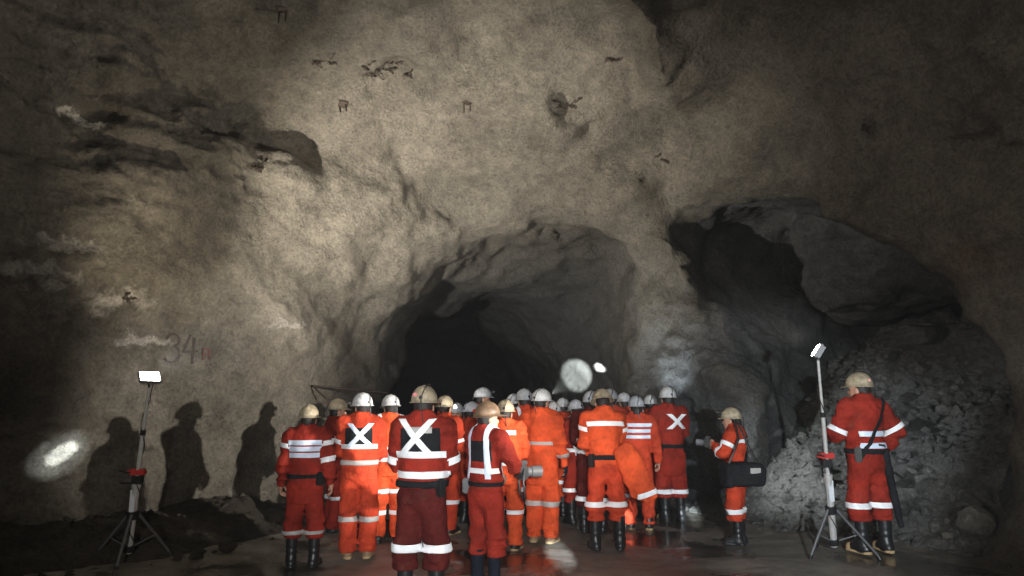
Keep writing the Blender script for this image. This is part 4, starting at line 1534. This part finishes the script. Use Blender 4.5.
sdf_obj('bag_body', bag_fn, (-.3, -.16, -.19), (.3, .16, .19), 0.014, M_BLACKC, bag)
MB().box((0.10, -0.122, 0.045), (0.13, 0.012, 0.06), None, 0.005).build('tag', M_TAPEG, bag)
MB().box((-0.02, -0.122, -0.05), (0.30, 0.02, 0.09), None, 0.010).build('front_pocket', M_BLKP, bag)
MB().tube([(-.19, -.02, .09), (-.12, -.03, .22), (-.03, -.02, .40), (.0, .10, .60), (.08, .16, .55), (.16, .08, .28), (.21, .0, .08)], 0.013, 8).build('strap', M_BLKP, bag)
# camera at her face
w = P['woman']
hp = w['W'] @ Vector((w['J'][1][2] + w['J'][-1][2]) / 2 + np.array((0, 0.07, 0.03)))
cm = empty('camera', hp, math.radians(62))
tag(cm, 'black camera held up by the person in profile with the shoulder bag', 'camera')
MB().box((0, 0, 0), (0.15, 0.075, 0.10), None, 0.012).box((0, 0, .06), (0.06, 0.06, 0.04), None, 0.01).build('camera_body', M_BLKP, cm)
MB().tube([(0, .03, 0), (0, .07, 0), (0, .071, 0), (0, .14, 0)], [.034, .034, .038, .040], 16).build('lens', M_GREYP, cm)
# camera gear of the person with the brown helmet
w = P['peak']
hp = w['W'] @ Vector(w['J'][1][2] + np.array((0.02, 0.07, -0.05)))
cm = empty('camera', hp, math.radians(-70))
tag(cm, 'bulky black camera with dangling strap held by the person in navy boots', 'camera')
MB().box((0, 0, 0), (0.16, 0.10, 0.13), None, 0.015).box((0, 0, .085), (0.05, 0.12, 0.04), None, 0.01).build('camera_body', M_BLKP, cm)
MB().tube([(0, .04, 0), (0, .10, 0), (0, .101, 0), (0, .20, 0)], [.045, .045, .052, .055], 16).build('lens', M_GREYP, cm)
MB().tube([(.08, 0, .03), (.12, -.02, -.10), (.10, .0, -.22), (.03, .02, -.26), (-.05, 0, -.18), (-.08, 0, .02)], 0.010, 8).build('strap', M_BLKP, cm)
# jacket hanging over an arm
w = P['coat']
el = Vector(wp(637, 455, 7.86))
jk = empty('jacket', el, 0)
tag(jk, "bright orange jacket with a white hem band draped over a person's right arm", 'jacket')


def coat_fn(Pq):
    x, y, z = Pq[:, 0], Pq[:, 1], Pq[:, 2]
    q = Pq.copy()
    q[:, 1] /= 0.62
    d = cone(q, (-0.10, 0, 0.05), (0.06, 0, -0.40), 0.10, 0.155)
    d = smin(d, cone(q, (-0.20, 0.0, 0.02), (-0.08, 0, -0.24), 0.07, 0.10), 0.05)
    ang = x * 22 + z * 5
    d = d + 0.013 * np.sin(ang + 1.5 * vnoise(Pq * 6, 3)) * sstep(-z, -0.05, 0.2) + 0.012 * fbm(Pq * 9, 2, 8)
    d = np.maximum(d, -0.50 - z + 0.30 * (x - 0.05) * -1)
    return d


JV, JF = net(coat_fn, (-0.36, -0.2, -0.62), (0.34, 0.2, 0.22), 0.014)
mobj('cloth', JV, JF, M_BRIGHT, jk)
no = Vector((-0.28, 0, 1)).normalized()
cc = Vector((0.08, 0, -0.42))
cen_ = JV[JF].mean(1)
strip(JV, JF, (cen_[:, 0] > -0.02) & (cen_[:, 2] > -0.56) & (cen_[:, 2] < -0.25), [(cc + no * .028, no), (cc - no * .028, -no)], 0.004, 0.003, 'hem_band', M_TAPE, jk)
# long case on the right
tp = wp(884, 448, 7.62)
cs = empty('long_case', tp, 0)
tag(cs, 'long narrow black case hanging at the hip of the lone person on the right', 'case')
bt = Vector((0.11, 0.0, -0.80))


def case_fn(Pq):
    d = cone(Pq, (0.0, 0, -0.04), tuple(bt), 0.046, 0.034)
    return d + 0.006 * fbm(Pq * 14, 2, 2)


sdf_obj('case_body', case_fn, (-.1, -.1, -.9), (.22, .1, .1), 0.011, M_BLACKC, cs)
MB().tube([(0.02, -.01, -.24), (0.10, -.02, -.27), (0.16, -.02, -.32)], 0.014, 8).build('handle', M_BLKP, cs)
MB().tube([(0, -.02, 0), (-.03, -.06, .03), (-.10, -.08, .04)], 0.012, 8).build('strap', M_BLKP, cs)

# ------------------------------------------------------------------ cap lamp beams
def beam(who, px, py, power, ang, blend=0.6, col=COOL, to=None):
    p = to or chit(px, py)[0]
    L = P[who]['lamp']
    spot('cap_lamp_beam', L + (Vector(p) - L).normalized() * 0.02, p, power, ang, blend, col, 0.015)


beam('glove', 577, 375, 38000, 7, 0.5, (0.93, 1.0, 0.92))
beam('gap', 600, 368, 22000, 5, 0.7, (0.95, 1.0, 0.96))
beam('farright', 675, 360, 60, 100, 1.0, COOL)
beam('paleB', 640, 320, 120, 60, 1.0, COOL)
beam('coat', 0, 0, 900, 40, 0.9, (0.84, 0.93, 1.0), (3.75, 9.5, 1.0))
beam('stripe', 0, 0, 900, 11, 1.0, COOL, (-4.70, 7.85, 1.12))
beam('stripe', 0, 0, 6000, 5.5, 1.0, COOL, (-4.70, 7.85, 1.13))
beam('side', 230, 494, 900, 5, 0.8, COOL)
# added narrow spots from behind the camera, imitating glints on the wet floor
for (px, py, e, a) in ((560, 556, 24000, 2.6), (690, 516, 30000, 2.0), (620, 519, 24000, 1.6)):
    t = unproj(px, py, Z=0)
    spot('floor_glint_spot', (0.7, -0.3, 1.8), t, e, a, 0.9, COOL, 0.02)

# ------------------------------------------------------------------ rock bolts, wires, paint
def bolt(px, py, length, label, pair=True, seed=0):
    p, nrm = chit(px, py)
    root = empty('rock_bolt', p)
    tag(root, label, 'rock bolt', 'rock bolts in the vault')
    n = Vector(nrm)
    if n.dot(Vector((0, 0, CAM_Z)) - p) < 0:
        n = -n
    d = (n * 0.5 + Vector((0, -0.1, -1))).normalized()
    side_ = Vector((1, 0, 0))
    for k in ((-1, 1) if pair else (0,)):
        a = side_ * 0.045 * k
        MB().tube([a - n * .05, a + d * length * (1 if k < 1 else .85)], 0.011, 8).build('rod', M_RUST, root)
    R = n.to_track_quat('Z', 'Y').to_matrix()
    MB().box(n * 0.01, (0.14, 0.10, 0.014), R, 0.004).build('plate', M_RUST, root)


bolt(283, 10, 0.22, 'pair of rusty bolt ends hanging near the top edge of the picture')
bolt(343, 104, 0.16, 'pair of rusty bolt ends in the vault below the torn dark wire mesh')
bolt(467, 102, 0.18, 'pair of rusty bolt ends in the vault straight above the centre drift mouth')
bolt(866, 127, 0.12, 'short dark bolt end in the dim vault above the side opening', False)


def wire_scrap(px, py, w, n, label, seed):
    p, nrm = chit(px, py)
    rg = random.Random(seed)
    m = MB()
    for k in range(n):
        x, y = px + rg.uniform(-w, w), py + rg.uniform(-w * .25, w * .25)
        pts = []
        a = rg.uniform(-0.9, 0.9)
        for q in range(5):
            hx, hn = chit(x + math.cos(a) * q * 2.0, y + math.sin(a) * q * 2.0 + rg.uniform(-1.5, 1.5))
            if hx is None:
                continue
            toc = (Vector((0, 0, CAM_Z)) - hx).normalized()
            pts.append(hx + toc * (0.01 + 0.05 * math.sin(q * 0.8)))
        if len(pts) > 2:
            m.tube(pts, rg.uniform(.006, .016), 6)
    o = m.build('wire_mesh_scrap', M_RUST)
    tag(o, label, 'wire mesh', 'torn wire mesh in the vault')


wire_scrap(322, 62, 10, 5, 'short dark bar of torn wire mesh in the upper left vault', 1)
wire_scrap(385, 70, 24, 14, 'tangle of torn dark wire mesh high in the vault, left of centre', 2)
wire_scrap(255, 166, 8, 5, 'small scrap of torn wire sticking out above the warm lit patch', 3)
wire_scrap(610, 62, 8, 4, 'thin bent wires hanging in the vault near the top, right of centre', 4)
wire_scrap(565, 103, 14, 7, 'dark torn wire mesh in the small hollow of the vault, above the drift mouth', 5)
wire_scrap(655, 160, 10, 5, 'few bent wires on the ridge above the pillar between the openings', 6)
wire_scrap(125, 300, 7, 5, 'scrap of wire in the crack of the left wall above the painted number', 7)


def painted(strokes, label, name, mat, width):
    V, F = [], []
    for st in strokes:
        pts = []
        for i in range(len(st) - 1):
            for k in range(6):
                t = k / 6
                pts.append((st[i][0] * (1 - t) + st[i + 1][0] * t, st[i][1] * (1 - t) + st[i + 1][1] * t))
        pts.append(st[-1])
        for i, (x, y) in enumerate(pts):
            a, b = pts[max(i - 1, 0)], pts[min(i + 1, len(pts) - 1)]
            dx, dy = b[0] - a[0], b[1] - a[1]
            L = math.hypot(dx, dy) or 1
            for sg in (-1, 1):
                h, nrm = chit(x - dy / L * width * sg, y + dx / L * width * sg)
                n = Vector(nrm)
                if n.dot(Vector((0, 0, CAM_Z)) - h) < 0:
                    n = -n
                V.append(h + n * 0.012)
        n0 = len(V) - 2 * len(pts)
        for i in range(len(pts) - 1):
            F.append((n0 + 2 * i, n0 + 2 * i + 1, n0 + 2 * i + 3, n0 + 2 * i + 2))
    o = mobj(name, V, F, mat)
    return o


arc = lambda cx, cy, rx, ry, a0, a1, n=9: [(cx + rx * math.cos(math.radians(a0 + (a1 - a0) * k / n)), cy + ry * math.sin(math.radians(a0 + (a1 - a0) * k / n))) for k in range(n + 1)]
o = painted([arc(173, 340, 6, 6, 190, 430) + arc(171, 354, 8, 9, -60, 150), [(191, 334), (183, 352), (198, 351)], [(195, 338), (192, 364)]], '', 'painted_number', M_PAINTD, 1.2)
tag(o, 'faded number 34 painted on the left wall', 'painted number')
o = painted([[(203, 360), (204, 348), (209, 349), (210, 360)], [(203, 354), (210, 354)]], '', 'painted_letter', M_PAINT, 0.7)
tag(o, 'small faded red letter A painted on the wall right of the number 34', 'painted letter')

# bent rod sticking out of the wall
h0, n0 = chit(312, 386)
e1 = wp(388, 393, h0.y + 0.4)
rod = MB().tube([h0 + Vector((-.05, .05, 0)), h0 + Vector((0.03, -0.06, 0)), e1], 0.016, 8)
rod.tube([h0 + Vector((0.03, -0.06, 0)), h0 + Vector((0.16, -0.10, -0.11)), h0 + Vector((0.30, -0.10, -0.22))], 0.016, 8)
o = rod.build('bent_rod', M_RUST)
tag(o, 'dark bent steel rod sticking out of the left wall above two helmets', 'rod')
